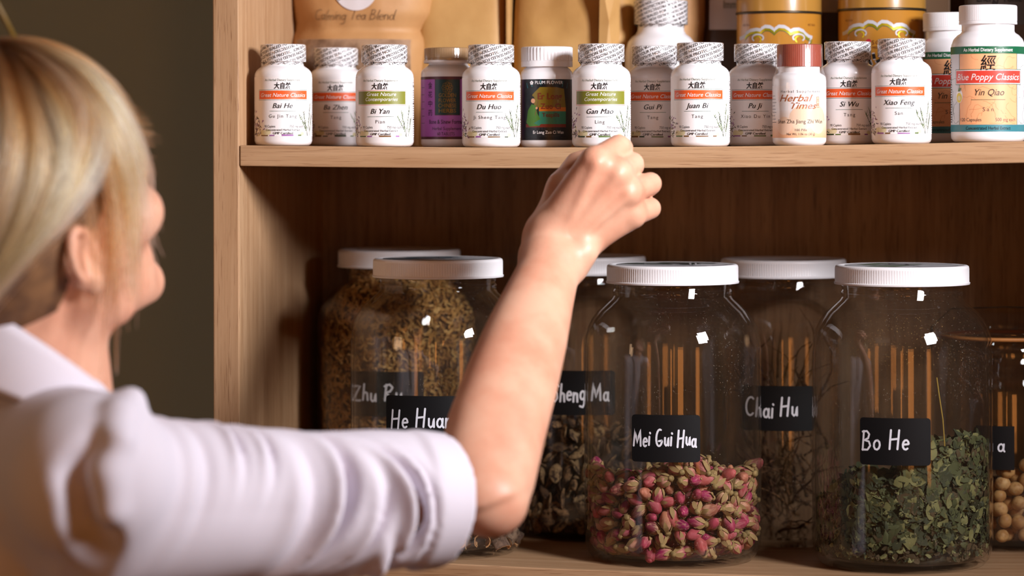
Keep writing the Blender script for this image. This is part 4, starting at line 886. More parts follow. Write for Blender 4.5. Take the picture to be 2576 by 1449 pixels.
# dried mint leaves (nobody could count them)
t, P, rz = J3; V = []; F = []; fm = []; rr = random.Random(41)
zm = lambda x, y: float(np.interp(x, [-.075, -.05, -.02, .01, .025, .05, .075], [.050, .072, .078, .086, .106, .108, .100]))+.004*math.sin(x*130)
def leaf(c, n_, ln, wd, spin, k):
    n_ = n_.normalized(); a = n_.orthogonal().normalized(); a.rotate(Matrix.Rotation(spin, 3, n_)); b = n_.cross(a); o = len(V); cv = rr.uniform(-50, 50); fold = rr.uniform(-.5, .9)
    for i in range(5):
        tt = i/4; s = ln*(tt-.5); w_ = wd*math.sin(math.pi*(.08+.88*tt))
        for j in (-1, 0, 1):
            q = c+a*s+b*(j*w_)+n_*(cv*s*s+fold*abs(j)*w_+rr.uniform(-.0013, .0013)); rad = math.hypot(q.x, q.y)
            if rad > RI-.0008: q.x *= (RI-.0008)/rad; q.y *= (RI-.0008)/rad
            q.z = max(q.z, .0065); V.append(tuple(q))
    for i in range(4):
        for j in range(2): F.append((o+i*3+j, o+i*3+j+1, o+i*3+j+4, o+i*3+j+3)); fm.append(k)
for k in range(3600):
    a = rr.uniform(-1.9, 1.9); top = rr.random() < .22; r = RI*math.sqrt(rr.random()) if top else RI-.001-rr.random()**2*.010
    x = r*math.sin(a); zt = zm(x, 0); z = zt-rr.uniform(0, .006) if top else rr.uniform(.012, zt); big = rr.random() < .35 and z > .03
    ln = rr.uniform(.010, .019) if big else rr.uniform(.004, .009); nd = Vector((math.sin(a)+rr.gauss(0, .6), -math.cos(a)+rr.gauss(0, .6), rr.gauss(.2, .7)))
    leaf(Vector((x, -r*math.cos(a), z+(.003 if top else 0))), nd, ln, ln*rr.uniform(.26, .44), rr.uniform(0, 6.28), rr.choice((0, 0, 1, 1, 2, 3)) if z > .022 else rr.choice((3, 3, 2, 1)))
for k in range(420):    # leaf dust clinging to the shoulder
    z = rr.uniform(.176, .216); a = rr.gauss(-.35, .55); R0 = float(np.interp(z, [.175, .192, .201, .209, .216], [.0752, .0740, .0718, .0678, .0620]))-.0003; s = rr.uniform(.00012, .00045); o = len(V)
    for (du, dv) in ((-s, 0), (0, -s), (s, 0), (0, s)): V.append((R0*math.sin(a+du/R0), -R0*math.cos(a+du/R0), z+dv))
    F.append((o, o+1, o+2, o+3)); fm.append(4)
pp = [Vector((.036, -.058, .10)), Vector((.034, -.058, .13)), Vector((.031, -.058, .150)), Vector((.029, -.057, .165))]; o = len(V)     # one thin stalk standing up
for p in pp:
    for k in range(5): V.append((p.x+.0006*math.cos(k*1.257), p.y+.0006*math.sin(k*1.257), p.z))
for i in range(3):
    for k in range(5): F.append((o+i*5+k, o+i*5+(k+1) % 5, o+i*5+5+(k+1) % 5, o+i*5+5+k)); fm.append(5)
o = mk('mint_leaves', V, F, [pm('mint_a', (76, 82, 46), .75), pm('mint_b', (54, 60, 34), .75), pm('mint_c', (124, 124, 76), .75), pm('mint_d', (76, 62, 36), .8), pm('leaf_dust', (150, 120, 70), .9), pm('mint_stalk', (168, 140, 56), .7)], None, fm, loc=P)
o.rotation_euler.z = rz; tag(o, 'crumbled dried mint leaves heaped in the front right jar', 'herbs', kind='stuff')
lc_ = heap(J3, 'leaf_crumbs', 'fine olive leaf crumbs under the mint leaves in the front right jar', RI-.0085, lambda x, y: zm(x, y)-.009, pm('leaf_crumbs', (70, 66, 34), .9, var=(220, (36, 38, 20), .4, .6)), .003, 6)
mo_ = bpy.data.objects['mint_leaves']; lc_.parent = mo_; lc_.location = (0, 0, 0); lc_.rotation_euler.z = 0
for k_ in ('category',): del lc_[k_]
# ------------------------------------------------------------------ the person: signed-distance modelling -> one smooth surface
class Field:
    def __init__(s, lo, hi, h):
        s.lo = np.array(lo, float); s.h = h; s.n = (np.ceil((np.array(hi)-s.lo)/h)).astype(int)+1; s.d = np.full(s.n, 0.08, np.float32)
    def _slice(s, lo, hi):
        a = np.maximum(np.floor((np.array(lo)-s.lo)/s.h).astype(int), 0); b = np.minimum(np.ceil((np.array(hi)-s.lo)/s.h).astype(int)+1, s.n)
        if np.any(b <= a): return None
        sl = tuple(slice(a[i], b[i]) for i in range(3)); g = [s.lo[i]+np.arange(a[i], b[i])*s.h for i in range(3)]
        return sl, np.stack(np.meshgrid(*g, indexing='ij'), -1).astype(np.float32)
    def put(s, fn, lo, hi, k=0.004, sub=False, margin=0.012):
        r = s._slice(np.array(lo)-k-margin, np.array(hi)+k+margin)
        if r is None: return
        sl, P = r; b = fn(P).astype(np.float32); a = s.d[sl]
        if sub: a, b = -a, b; 
        h = np.clip(.5+.5*(a-b)/k, 0, 1); res = a*(1-h)+b*h-k*h*(1-h)
        s.d[sl] = -res if sub else res
    def cap(s, a, b, ra, rb, k=0.004, sub=False):
        a = np.array(a, float); b = np.array(b, float); ab = b-a; L2 = max(ab.dot(ab), 1e-12); R = max(ra, rb)
        def fn(P):
            t = np.clip(((P-a)@ab)/L2, 0, 1); return np.linalg.norm(P-a-t[..., None]*ab, axis=-1)-(ra+(rb-ra)*t)
        s.put(fn, np.minimum(a, b)-R, np.maximum(a, b)+R, k, sub)
    def chain(s, pts, rs, k=0.004):
        pts = [np.array(p, float) for p in pts]; R = max(rs)
        def fn(P):
            d = None
            for a, b, ra, rb in zip(pts[:-1], pts[1:], rs[:-1], rs[1:]):
                ab = b-a; t = np.clip(((P-a)@ab)/max(ab.dot(ab), 1e-12), 0, 1); e = np.linalg.norm(P-a-t[..., None]*ab, axis=-1)-(ra+(rb-ra)*t); d = e if d is None else np.minimum(d, e)
            return d
        s.put(fn, np.min(pts, 0)-R, np.max(pts, 0)+R, k)
    def ell(s, c, r, A=None, k=0.004, sub=False):
        """ellipsoid, semi-axes r along the columns of A"""
        c = np.array(c, float); r = np.array(r, float); A = np.eye(3) if A is None else np.array(A, float); R = r.max()
        def fn(P):
            q = (P-c)@A; k0 = np.linalg.norm(q/r, axis=-1); k1 = np.linalg.norm(q/(r*r), axis=-1); return k0*(k0-1)/np.maximum(k1, 1e-6)
        s.put(fn, c-R, c+R, k, sub)
    def mesh(s):
        d = s.d; ins = d < 0; nx, ny, nz = s.n
        acc = np.zeros((nx-1, ny-1, nz-1, 3), np.float32); cnt = np.zeros((nx-1, ny-1, nz-1), np.float32)
        for ax in range(3):
            o1, o2 = [i for i in range(3) if i != ax]
            for j in (0, 1):
                for k in (0, 1):
                    off = [0, 0, 0]; off[o1] = j; off[o2] = k; off2 = list(off); off2[ax] = 1
                    sl = lambda o: tuple(slice(o[i], s.n[i]-1+o[i]) for i in range(3))
                    a, b = d[sl(off)], d[sl(off2)]; x = (a < 0) != (b < 0); t = np.where(x, a/np.where(x, a-b, 1), 0)
                    cnt += x
                    for i in range(3): acc[..., i] += np.where(x, (t if i == ax else off[i]), 0)
        act = cnt > 0; idx = -np.ones(act.shape, np.int64); idx[act] = np.arange(act.sum()); ijk = np.argwhere(act)
        V = (acc[act]/cnt[act][:, None]+ijk)*s.h+s.lo; F = []
        for ax in range(3):
            u, v = (ax+1) % 3, (ax+2) % 3; sl = [slice(1, s.n[i]-1) for i in range(3)]; sl[ax] = slice(0, s.n[ax]-1); sl2 = list(sl); sl2[ax] = slice(1, s.n[ax])
            a, b = ins[tuple(sl)], ins[tuple(sl2)]; e = np.argwhere(a != b); flip = a[a != b]
            base = e.copy(); base[:, u] += 1; base[:, v] += 1
            q = []
            for du, dv in ((1, 1), (0, 1), (0, 0), (1, 0)):
                c = base.copy(); c[:, u] -= du; c[:, v] -= dv; q.append(idx[c[:, 0], c[:, 1], c[:, 2]])
            q = np.stack(q, 1); q[~flip] = q[~flip][:, ::-1]; F.append(q)
        F = np.concatenate(F); F = F[(F >= 0).all(1)]
        return V, F
def npmesh(name, V, F, mats, parent, fm=None, relax=2, loc=(0, 0, 0)):
    V = np.asarray(V, np.float64); F = np.asarray(F, np.int64)
    E = np.concatenate([F[:, [0, 1]], F[:, [1, 2]], F[:, [2, 3]], F[:, [3, 0]]]); E = np.unique(np.sort(E, 1), axis=0); deg = np.bincount(E.ravel(), minlength=len(V))[:, None]
    for it in range(relax*2):
        S_ = np.zeros_like(V); np.add.at(S_, E[:, 0], V[E[:, 1]]); np.add.at(S_, E[:, 1], V[E[:, 0]]); V = V+(0.55 if it % 2 == 0 else -0.57)*(S_/np.maximum(deg, 1)-V)
    me = bpy.data.meshes.new(name); me.vertices.add(len(V)); me.vertices.foreach_set('co', (V-np.array(loc)).ravel()); me.loops.add(F.size); me.loops.foreach_set('vertex_index', F.ravel())
    me.polygons.add(len(F)); me.polygons.foreach_set('loop_start', np.arange(0, F.size, 4)); me.polygons.foreach_set('use_smooth', np.ones(len(F), bool))
    for m_ in (mats if isinstance(mats, (list, tuple)) else [mats]): me.materials.append(m_)
    if fm is not None: me.polygons.foreach_set('material_index', np.asarray(fm, np.int32))
    me.update(calc_edges=True); me.validate(); o = bpy.data.objects.new(name, me); return link(o, parent)
def skin_material():
    m, N, L = mat('warm_skin'); b = N['Principled BSDF']; b.inputs['Roughness'].default_value = .46; b.inputs['Specular IOR Level'].default_value = .4
    b.inputs['Subsurface Weight'].default_value = .10; b.inputs['Subsurface Radius'].default_value = (1, .32, .16); b.inputs['Subsurface Scale'].default_value = .007
    tc = N.new('ShaderNodeTexCoord'); n = N.new('ShaderNodeTexNoise'); n.inputs['Scale'].default_value = 28; n.inputs['Detail'].default_value = 4; L.new(tc.outputs['Object'], n.inputs['Vector'])
    r = N.new('ShaderNodeValToRGB'); r.color_ramp.elements[0].position = .35; r.color_ramp.elements[1].position = .7; r.color_ramp.elements[0].color = lin(220, 170, 142); r.color_ramp.elements[1].color = lin(206, 144, 116)
    L.new(n.outputs['Fac'], r.inputs['Fac']); L.new(r.outputs['Color'], b.inputs['Base Color'])
    n2 = N.new('ShaderNodeTexNoise'); n2.inputs['Scale'].default_value = 420; L.new(tc.outputs['Object'], n2.inputs['Vector']); bp = N.new('ShaderNodeBump'); bp.inputs['Strength'].default_value = .15; bp.inputs['Distance'].default_value = .0006
    L.new(n2.outputs['Fac'], bp.inputs['Height']); L.new(bp.outputs['Normal'], b.inputs['Normal']); return m
M['skin'] = skin_material()
M['shirt'] = pm('white_cotton', (214, 208, 218), .8, bump=(900, .12, .0004)); M['trouser'] = pm('dark_trouser_cloth', (40, 40, 46), .8); M['shoe'] = pm('dark_shoe_leather', (30, 26, 24), .5)
M['eye'] = pm('eye_white', (236, 232, 228), .15, coat=.5); M['iris'] = pm('blue_grey_iris', (70, 90, 110), .2); M['lip'] = pm('rose_lip', (196, 100, 96), .4); M['brow'] = pm('light_brown_brow', (150, 112, 76), .8)
A3 = lambda v: np.array((v.x, v.y, v.z))
FW, RT, UPc = A3(FWD), A3(RGT0), np.array((0, 0, 1.0))
# head frame: looks to the right of the picture and away, chin raised
HZ = 2.11; HS = 1.04; hm = HZ/FPX
def azf(deg): a = math.radians(deg); return RT*math.cos(a)+FW*math.sin(a)
f0 = azf(53); r0 = np.cross(f0, UPc); tau = math.radians(28)
hf = f0*math.cos(tau)+UPc*math.sin(tau); hu = UPc*math.cos(tau)-f0*math.sin(tau); hr = np.cross(hf, hu)
HC = A3(Wz(28, 532, HZ)); HA = np.stack([hf, hr, hu], 1)
def H(f, r, u): return HC+(hf*f+hr*r+hu*u)*0.001*HS
# body frame
bf = azf(27); br = np.cross(bf, UPc)
NB = A3(Wz(44, 985, 2.13))          # base of the neck
SH = A3(Wz(318, 1165, 2.045)); EL = A3(Wz(1208, 1262, 2.185)); ZS = -.042; WR = A3(Wz(1397, 640, 2.425+ZS))
def B(f, r, u): return NB+(bf*f+br*r+UPc*u)*0.001
LSH = B(-5, -165, -42)
fld = Field(HC-np.array((.17, .17, .30)), HC+np.array((.17, .17, .14)), .0021)
mm = .001
def el3(c, r, k=4, sub=False, A=None): fld.ell(H(*c), np.array(r)*mm, HA if A is None else A, k*mm, sub)
def cp(a, b, ra, rb, k=4, sub=False): fld.cap(H(*a), H(*b), ra*mm, rb*mm, k*mm, sub)
el3((-8, 0, 6), (94, 73, 90)); el3((38, 0, -34), (50, 58, 72), 18); el3((20, 0, 22), (70, 66, 64), 18)
for s in (-1, 1):
    cp((6, 54*s, -72), (74, 16*s, -101), 17, 15, 16); cp((4, 58*s, -30), (6, 55*s, -72), 18, 17, 14); el3((60, 47*s, -34), (24, 24, 23), 16); el3((62, 24*s, -72), (18, 18, 22), 14)
cp((80, -30, 14), (80, 30, 14), 13, 13, 10); el3((83, 0, -99), (16, 21, 15), 14)
cp((90, 0, 6), (112, 0, -36), 6.5, 9.5, 9); el3((114, 0, -38), (9, 9, 8), 6)
for s in (-1, 1): el3((103, 11*s, -43), (9, 7, 7), 5); el3((106, 7*s, -49), (5, 3, 4), 2, True); el3((93, 31*s, -4), (12, 17, 11), 8, True)
for s in (-1, 1): el3((80, 31*s, -5), (13, 13, 13), 3); cp((90, 20*s, 1), (89, 42*s, 0), 3.5, 3, 4); cp((90, 20*s, -10), (89, 40*s, -9), 3, 3, 4)
cp((88, -16, -70), (94, 0, -68), 5, 6, 7); cp((94, 0, -68), (88, 16, -70), 6, 5, 7); cp((86, -15, -78), (93, 0, -78), 5.5, 6, 7); cp((93, 0, -78), (86, 15, -78), 6, 5.5, 7); cp((96, -19, -73), (99, 0, -73), 1.6, 1.6, 2, True); cp((99, 0, -73), (96, 19, -73), 1.6, 1.6, 2, True)
for s in (-1, 1):       # ears
    ea = Matrix.Rotation(math.radians(-22*s), 3, Vector(hu)); Ae = np.stack([np.array(ea @ Vector(hf)), np.array(ea @ Vector(hr)), hu], 1)
    el3((-20, 73*s, -26), (14, 5, 24), 5, False, Ae)
    ring = [(-20+12*math.cos(t), (76+3*math.sin(t*.5))*s, -23+20*math.sin(t)) for t in np.linspace(-.9, 3.9, 15)]
    for a, b in zip(ring[:-1], ring[1:]): cp(a, b, 3.1, 3.1, 2)
    cp((-17, 75*s, -42), (-18, 75*s, -47), 5.5, 5, 5); el3((-14, 80*s, -27), (7, 6, 11), 4, True); cp((-7, 74*s, -24), (-7, 75*s, -32), 4, 3.5, 3)
# neck
n0 = H(-18, 0, -58); n1 = NB+np.array((0, 0, -.03)); fld.cap(n0, n1, .056, .062, .018)
for s in (-1, 1): fld.cap(H(-14, 50*s, -66), B(58, 14*s, -16), .012, .010, .014)
fld.cap(n1, B(0, 60, -64), .048, .042, .02); fld.cap(n1, B(0, -60, -64), .048, .042, .02)
Vh, Fh = fld.mesh()
# torso and right upper arm under the shirt
f2 = Field(B(0, 0, -300)-np.array((.30, .30, .30)), np.maximum(B(0, 0, -30)+np.array((.30, .30, .05)), EL+.06), .0055)
f2.cap(B(0, 98, -56), B(0, -110, -56), .036, .040, .03); f2.ell(B(-8, -48, -225), (.064, .080, .20), np.stack([bf, br, UPc], 1), .015); f2.ell(B(-2, -48, -470), (.08, .095, .14), np.stack([bf, br, UPc], 1), .015); f2.cap(n1, B(0, 0, -80), .048, .05, .01); f2.cap(A3(Wz(330, 1240, 2.075)), EL, .015, .020, .02)
f2.cap(LSH, B(20, -190, -300), .036, .032, .01); f2.cap(B(20, -190, -300), B(120, -150, -470), .034, .026, .01)
Vt, Ft = f2.mesh()
# forearm and hand
pf = lambda x, y, z: A3(Wz(x, y, z+(ZS*min(1, max(0, (z-2.185)/.24)) if x > 1150 else 0)))
lo = np.minimum(EL, WR)-.07; hi = np.maximum(EL, WR)+.08; lo[2] = EL[2]-.05; hi[2] = WR[2]+.14; hi[1] = WR[1]+.12; hi[0] = WR[0]+.12
fa = Field(lo, hi, .0017)
fd = (WR-EL)/np.linalg.norm(WR-EL); side = np.cross(fd, FW); side /= np.linalg.norm(side)
arm = [(1216, 1250, 2.185, 31), (1222, 1195, 2.205, 34), (1248, 1080, 2.245, 34.5), (1286, 960, 2.29, 33), (1322, 850, 2.335, 30), (1356, 750, 2.38, 25.5), (1388, 660, 2.418, 21.5)]
AP = [pf(x, y, z) for x, y, z, r in arm]; AR = [r*mm for *_, r in arm]
for o_, sc in ((-.24, .86), (.24, .86)):
    fa.chain([p+side*o_*r for p, r in zip(AP, AR)], [r*sc for r in AR], .010)
fa.cap(pf(1228, 1276, 2.18), pf(1222, 1258, 2.18), .016, .024, .014)
W1, W2 = pf(1362, 640, 2.432), pf(1432, 655, 2.428)          # thumb side / little-finger side of the wrist
MC = [pf(1497, 408, 2.408), pf(1550, 436, 2.412), pf(1578, 484, 2.420), pf(1588, 540, 2.432)]
CP = [pf(1378, 585, 2.435), pf(1400, 590, 2.432), pf(1425, 600, 2.432), pf(1450, 615, 2.435)]
fa.chain([AP[-1]-side*.0045, W1, CP[0]], [.020, .018, .0165], .010); fa.chain([AP[-1]+side*.0045, W2, CP[3]], [.020, .0175, .016], .010)
for i in range(4): fa.cap(CP[i], MC[i], (.0160, .0150, .0145, .0145)[i], (.0130, .0125, .0118, .0112)[i], .011)
for i in range(3): fa.cap((CP[i]+CP[i+1])/2+FW*.005, (MC[i]+MC[i+1])/2+FW*.008, .013, .010, .010)
fa.cap(pf(1470, 600, 2.45), pf(1580, 545, 2.455), .014, .012, .012); fa.cap(pf(1400, 560, 2.455), pf(1510, 440, 2.45), .013, .011, .012)
FI = [[(1497, 408, 2.408), (1556, 368, 2.436), (1566, 372, 2.459), (1552, 384, 2.476)], [(1550, 436, 2.412), (1590, 412, 2.445), (1594, 418, 2.468), (1570, 428, 2.482)],
      [(1578, 484, 2.420), (1636, 462, 2.450), (1632, 470, 2.472), (1600, 476, 2.482)], [(1588, 540, 2.432), (1636, 524, 2.456), (1630, 528, 2.474), (1604, 530, 2.484)]]
for F_, rs in zip(FI, ((.0115, .0098, .0088, .0075), (.0112, .0098, .0088, .0076), (.0108, .0094, .0084, .0072), (.0102, .0088, .0078, .0066))): fa.chain([pf(*p) for p in F_], rs, .0032)
for i, ((x, y), z) in enumerate((((1503, 404), 2.399), ((1556, 432), 2.402), ((1584, 481), 2.411), ((1594, 538), 2.424))): fa.ell(pf(x, y, z+.006), (.0082, .0082, .0080), None, .007)
for a, b, z in (((1502, 412), (1424, 580), 2.394), ((1554, 442), (1434, 592), 2.399), ((1580, 490), (1448, 606), 2.4075)): fa.cap(pf(*a, z), pf(*b, 2.4155), .0030, .0024, .005)     # tendons
TB = [pf(1368, 600, 2.440), pf(1416, 470, 2.458), pf(1452, 414, 2.474), pf(1492, 396, 2.488)]; fa.chain(TB, (.0165, .0120, .0105, .0085), .006)
fa.cap(pf(1416, 470, 2.452), pf(1480, 450, 2.43), .010, .009, .012)
fa.ell(pf(1470, 632, 2.418), (.010, .010, .010), None, .010)
Va, Fa = fa.mesh()
o1, o2 = len(Vh), len(Vh)+len(Vt)
body_loc = (float(NB[0]), float(NB[1]), 0.0)
pr = npmesh('person', np.concatenate([Vh, Vt, Va]), np.concatenate([Fh, Ft+o1, Fa+o2]), M['skin'], None, relax=2, loc=body_loc); pr.location = body_loc
tag(pr, 'blonde person in white shirt seen from behind, right arm reaching to the upper shelf', 'person')
PL = Vector(body_loc)
def child(name, V, F, m, fm=None, smooth=True): return mk(name, [tuple(Vector(v)-PL) for v in V], F, m, pr, fm, smooth)
def ball(c, r, n=16): v, f = lathe([(0, -r)]+[(r*math.cos(t), r*math.sin(t)) for t in np.linspace(-1.4, 1.4, 9)]+[(0, r)], n); return [tuple(np.array(p)+c) for p in v], f
for s in (-1, 1):
    v1, f1_ = ball(H(81.5, 31*s, -5), .0125); v2, f2_ = ball(H(88.5, 31.5*s, -4), .0062)
    V, F, fm = cat((v1, f1_, 0), (v2, f2_, 1)); child('eye', V, F, [M['eye'], M['iris']], fm)
    V = []; F = []
    for i in range(9):
        t_ = i/8; c = H(92-6*t_*t_, (14+34*t_)*s, 17+5*math.sin(t_*2.6)); V += [tuple(c+hu*.003*(1-t_*.7)), tuple(c-hu*.003*(1-t_*.7))]
    child('eyebrow', V, [(2*i, 2*i+1, 2*i+3, 2*i+2) for i in range(8)], M['brow'])
# ------------------------------------------------------------------ shirt
fs = Field(np.array((min(B(0, -240, 0)[0], B(0, 0, 0)[0]-.20), min(SH[1], EL[1])-.09, B(0, 0, -520)[2])), np.array((EL[0]+.04, NB[1]+.24, NB[2]+.05)), .0025)
bx = np.stack([bf, br, UPc], 1)
fs.cap(B(10, 130, -50), B(-4, -130, -50), .060, .060, .03); fs.ell(B(-10, -48, -230), (.088, .112, .23), bx, .05); fs.ell(B(-4, -48, -430), (.105, .125, .20), bx, .06); fs.cap(NB+np.array((0, 0, -.012)), B(0, 0, -80), .064, .072, .03)
fs.ell(B(-22, -20, -115), (.070, .11, .11), bx, .04); fs.cap(LSH, B(20, -190, -300), .055, .048, .03); fs.cap(B(20, -190, -300), B(90, -162, -420), .047, .042, .02)
T0, T1 = A3(Wz(230, 1262, 2.050)), A3(Wz(1098, 1258, 2.172))
ax_ = T1-T0; LA = np.linalg.norm(ax_); ax_ /= LA
ey = -FW-ax_*np.dot(-FW, ax_); ey /= np.linalg.norm(ey); ez = np.cross(ax_, ey); ez *= np.sign(ez[2])
RT_ = ([-.25, -.12, 0, .1, .25, .4, .55, .8, .93, 1.0, 1.06], [.012, .050, .064, .061, .0575, .0535, .0505, .0505, .0495, .0475, .0465])
FOLD = [  # place along the sleeve, angle of its apex, curvature, width, ridge, valley, angular centre and spread
 (.20, .7, .05, .030, .0022, .0020, .6, .8), (.335, .9, .04, .016, .0024, .0028, 1.0, .55), (.42, .9, .05, .016, .0022, .0026, .9, .55), (.505, .4, .05, .030, .0018, .0020, .2, .8),
 (.625, .45, .066, .026, .0055, .0115, -.1, 1.0), (.735, .2, .085, .022, .0034, .0044, -.35, .75), (.835, -.1, .095, .024, .0050, .0088, -.1, 1.0), (.775, -.85, .03, .020, .0030, .0060, -.95, .40), (.895, -.3, .05, .014, .0026, .0026, .1, 1.0)]
def sleeve(P):
    q = P-T0; t = (q@ax_)/LA; y = q@ey; z = q@ez; rho = np.sqrt(y*y+z*z); phi = np.arctan2(z, y)
    bow = np.zeros_like(t)
    R = np.interp(t, *RT_)*(1+.10*np.clip(-np.sin(phi), 0, 1)*np.clip((.9-t)*5, 0, 1)); dsp = np.zeros_like(t); an = np.clip(phi, -2.4, 2.4)
    for tm, pm_, cu, wd, hr_, hv, pc, pw in FOLD:
        e = (t-(tm-cu*(an-pm_)**2))/wd; g_ = np.exp(-((an-pc)/pw)**2)*np.clip((2.3-np.abs(phi))*2, 0, 1); dsp += 2.25*g_*(hr_*np.exp(-e*e)-hv*np.exp(-((e-1.5)/.75)**2))
    dsp += .0012*np.sin(phi*5+t*14)*np.clip((t-.3)*2, 0, 1)
    cf = np.clip((t-.905)/.02, 0, 1); dsp = dsp*(1-cf*.85)+cf*.0024          # the rolled cuff band
    d = rho-R-dsp
    end = (t-1.0-.035*np.cos(phi-.3))*LA
    return np.maximum(np.maximum(d, end), -(t+.25)*LA)
cor = np.array([T0+ax_*LA*a_+ey*b_*.066+ez*c_*.066 for a_ in (-.26, 1.07) for b_ in (-1, 1) for c_ in (-1, 1)])
fs.put(sleeve, cor.min(0), cor.max(0), .012)
# crease where the sleeve is set in, shoulder pleats, folds down the back
def groove(pts, r, k, sub=True):
    for a, b in zip(pts[:-1], pts[1:]): fs.cap(pf(*a), pf(*b), r, r, k, sub)
groove([(258, 1120, 1.962), (214, 1200, 1.963), (224, 1300, 1.966), (244, 1400, 1.975), (270, 1500, 1.99)], .006, .022)
for pts in ([(300, 1110, 1.974), (268, 1190, 1.970), (276, 1280, 1.972)], [(330, 1010, 2.02), (300, 1050, 1.992), (290, 1090, 1.980)]): 
    for a, b in zip(pts[:-1], pts[1:]): fs.cap(pf(*a), pf(*b), .010, .010, .010)
# hollow cuff and neck opening
TI0 = T0+ax_*LA*.93; fs.cap(TI0, T0+ax_*LA*1.12, .0425, .0425, .003, True)
fs.cap(NB+np.array((0, 0, -.004)), NB+np.array((0, 0, .08)), .060, .066, .004, True)
Vs, Fs = fs.mesh(); npmesh('shirt', Vs, Fs, M['shirt'], pr, relax=2, loc=body_loc)
# collar: a folded band round the neck, higher at the back, open at the front
V = []; F = []; n = 56; cc = NB
for i in range(n+1):
    a = math.radians(-152+304*i/n); rad_dir = -bf*math.cos(a)+br*math.sin(a)            # a=0 is the back of the neck
    lift = .030*math.cos(a/2)**1.0-.012; fr = .012*(1-math.cos(a))
    inn = cc+rad_dir*(.0635+fr*.9)+UPc*(lift-.006); top = cc+rad_dir*(.0655+fr)+UPc*(lift+.018); o1_ = cc+rad_dir*(.0705+fr)+UPc*(lift+.014); o2_ = cc+rad_dir*(.086+fr*.6)+UPc*(lift-.026-.008*abs(math.sin(a))-.030*max(0, math.cos(a))); o3_ = o2_-rad_dir*.0025-UPc*.001; o4_ = cc+rad_dir*(.0690+fr)+UPc*(lift+.005)
    V += [p_-UPc*(.58*float(np.dot(p_-cc, bf))-.012) for p_ in (inn, top, o1_, o2_, o3_, o4_)]
for i in range(n):
    for j in range(5): F.append((i*6+j, i*6+j+1, i*6+7+j, i*6+6+j))
co = child('collar', V, F, M['shirt'])
sm = co.modifiers.new('thickness', 'SOLIDIFY'); sm.thickness = .0016; ss = co.modifiers.new('smooth', 'SUBSURF'); ss.levels = 1; ss.render_levels = 1
# trousers and shoes
hip = B(0, 0, -560); V = []; F = []
parts = []
def tube(pts, rs, nseg=24, flat=1.0):
    v = []; f = []
    for p, r in zip(pts, rs):
        for k in range(nseg): a = 2*math.pi*k/nseg; v.append(tuple(np.array(p)+bf*r*flat*math.cos(a)+br*r*math.sin(a)))
    for i in range(len(pts)-1):
        for k in range(nseg): f.append((i*nseg+k, i*nseg+(k+1) % nseg, (i+1)*nseg+(k+1) % nseg, (i+1)*nseg+k))
    f.append(list(range(nseg))); f.append([(len(pts)-1)*nseg+k for k in range(nseg)][::-1]); return v, f
parts.append(tube([B(0, 0, -430), B(0, 0, -520), hip+np.array((0, 0, -.06))], [.118, .150, .150], flat=.8))
fz = NB[2]
for s in (-1, 1):
    top = B(0, 74*s, -600); parts.append(tube([top+UPc*.05, top-UPc*.02, B(6, 78*s, -830), B(-4, 80*s, -1000), B(-6, 80*s, 0)*np.array((1, 1, 0))+UPc*.06], [.082, .088, .062, .056, .060]))
V, F, fm = cat(*parts); child('trousers', V, F, M['trouser'])
for s in (-1, 1):
    c = B(45, 80*s, 0)*np.array((1, 1, 0)); V = []; F = []
    for j, (z, sc) in enumerate(((0.001, .96), (.02, 1.0), (.045, .9), (.075, .55))):
        for k in range(28): a = 2*math.pi*k/28; V.append(tuple(c+bf*(.13*sc*math.cos(a)-(.05*(1-sc)*1.6))+br*.046*sc*math.sin(a)+UPc*z))
    for j in range(3):
        for k in range(28): F.append((j*28+k, j*28+(k+1) % 28, j*28+28+(k+1) % 28, j*28+28+k))
    F.append(list(range(28))[::-1]); F.append([84+k for k in range(28)]); child('shoe', V, F, M['shoe'])
# ------------------------------------------------------------------ hair
def hair_material():
    m, N, L = mat('blonde_hair'); N.remove(N['Principled BSDF']); b = N.new('ShaderNodeBsdfHairPrincipled'); b.parametrization = 'COLOR'
    b.inputs['Roughness'].default_value = .28; b.inputs['Radial Roughness'].default_value = .4; b.inputs['Random Roughness'].default_value = .2; L.new(b.outputs[0], N['Material Output'].inputs['Surface'])
    ci = N.new('ShaderNodeHairInfo'); r = N.new('ShaderNodeValToRGB'); e = r.color_ramp.elements; cols = [(112, 58, 28), (176, 104, 54), (218, 150, 92), (242, 190, 138), (252, 210, 164), (255, 230, 194)]
    while len(e) < len(cols): e.new(.5)
    for i, c in enumerate(cols): e[i].position = i/(len(cols)-1); e[i].color = lin(c)
    at_ = N.new('ShaderNodeAttribute'); at_.attribute_name = 'shade'; L.new(at_.outputs['Fac'], r.inputs['Fac'])
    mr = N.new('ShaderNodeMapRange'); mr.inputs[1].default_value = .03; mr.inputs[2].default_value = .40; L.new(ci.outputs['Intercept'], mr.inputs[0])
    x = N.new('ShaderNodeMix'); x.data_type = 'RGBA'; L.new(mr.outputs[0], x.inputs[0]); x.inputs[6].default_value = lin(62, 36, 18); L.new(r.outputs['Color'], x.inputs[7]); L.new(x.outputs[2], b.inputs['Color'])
    return m
M['hair'] = hair_material(); M['scalp'] = pm('hair_mass', (128, 90, 54), .7, var=(60, (88, 58, 34), .35, .65))
EC = np.array((-8., 0, 8)); ER = np.array((101., 81., 101.))
def onhead(th, ps, lift=0): d = np.array((math.sin(th)*math.cos(ps), math.sin(th)*math.sin(ps), math.cos(th))); return EC+d*(ER+lift)
PT = math.radians(22)      # the parting sits right on top of the raised head
cP, sP = math.cos(PT), math.sin(PT)
def tiltp(v): v = v-EC; return EC+np.array((v[0]*cP+v[2]*sP, v[1], -v[0]*sP+v[2]*cP))
CR = []; WLOC = np.array(body_loc)
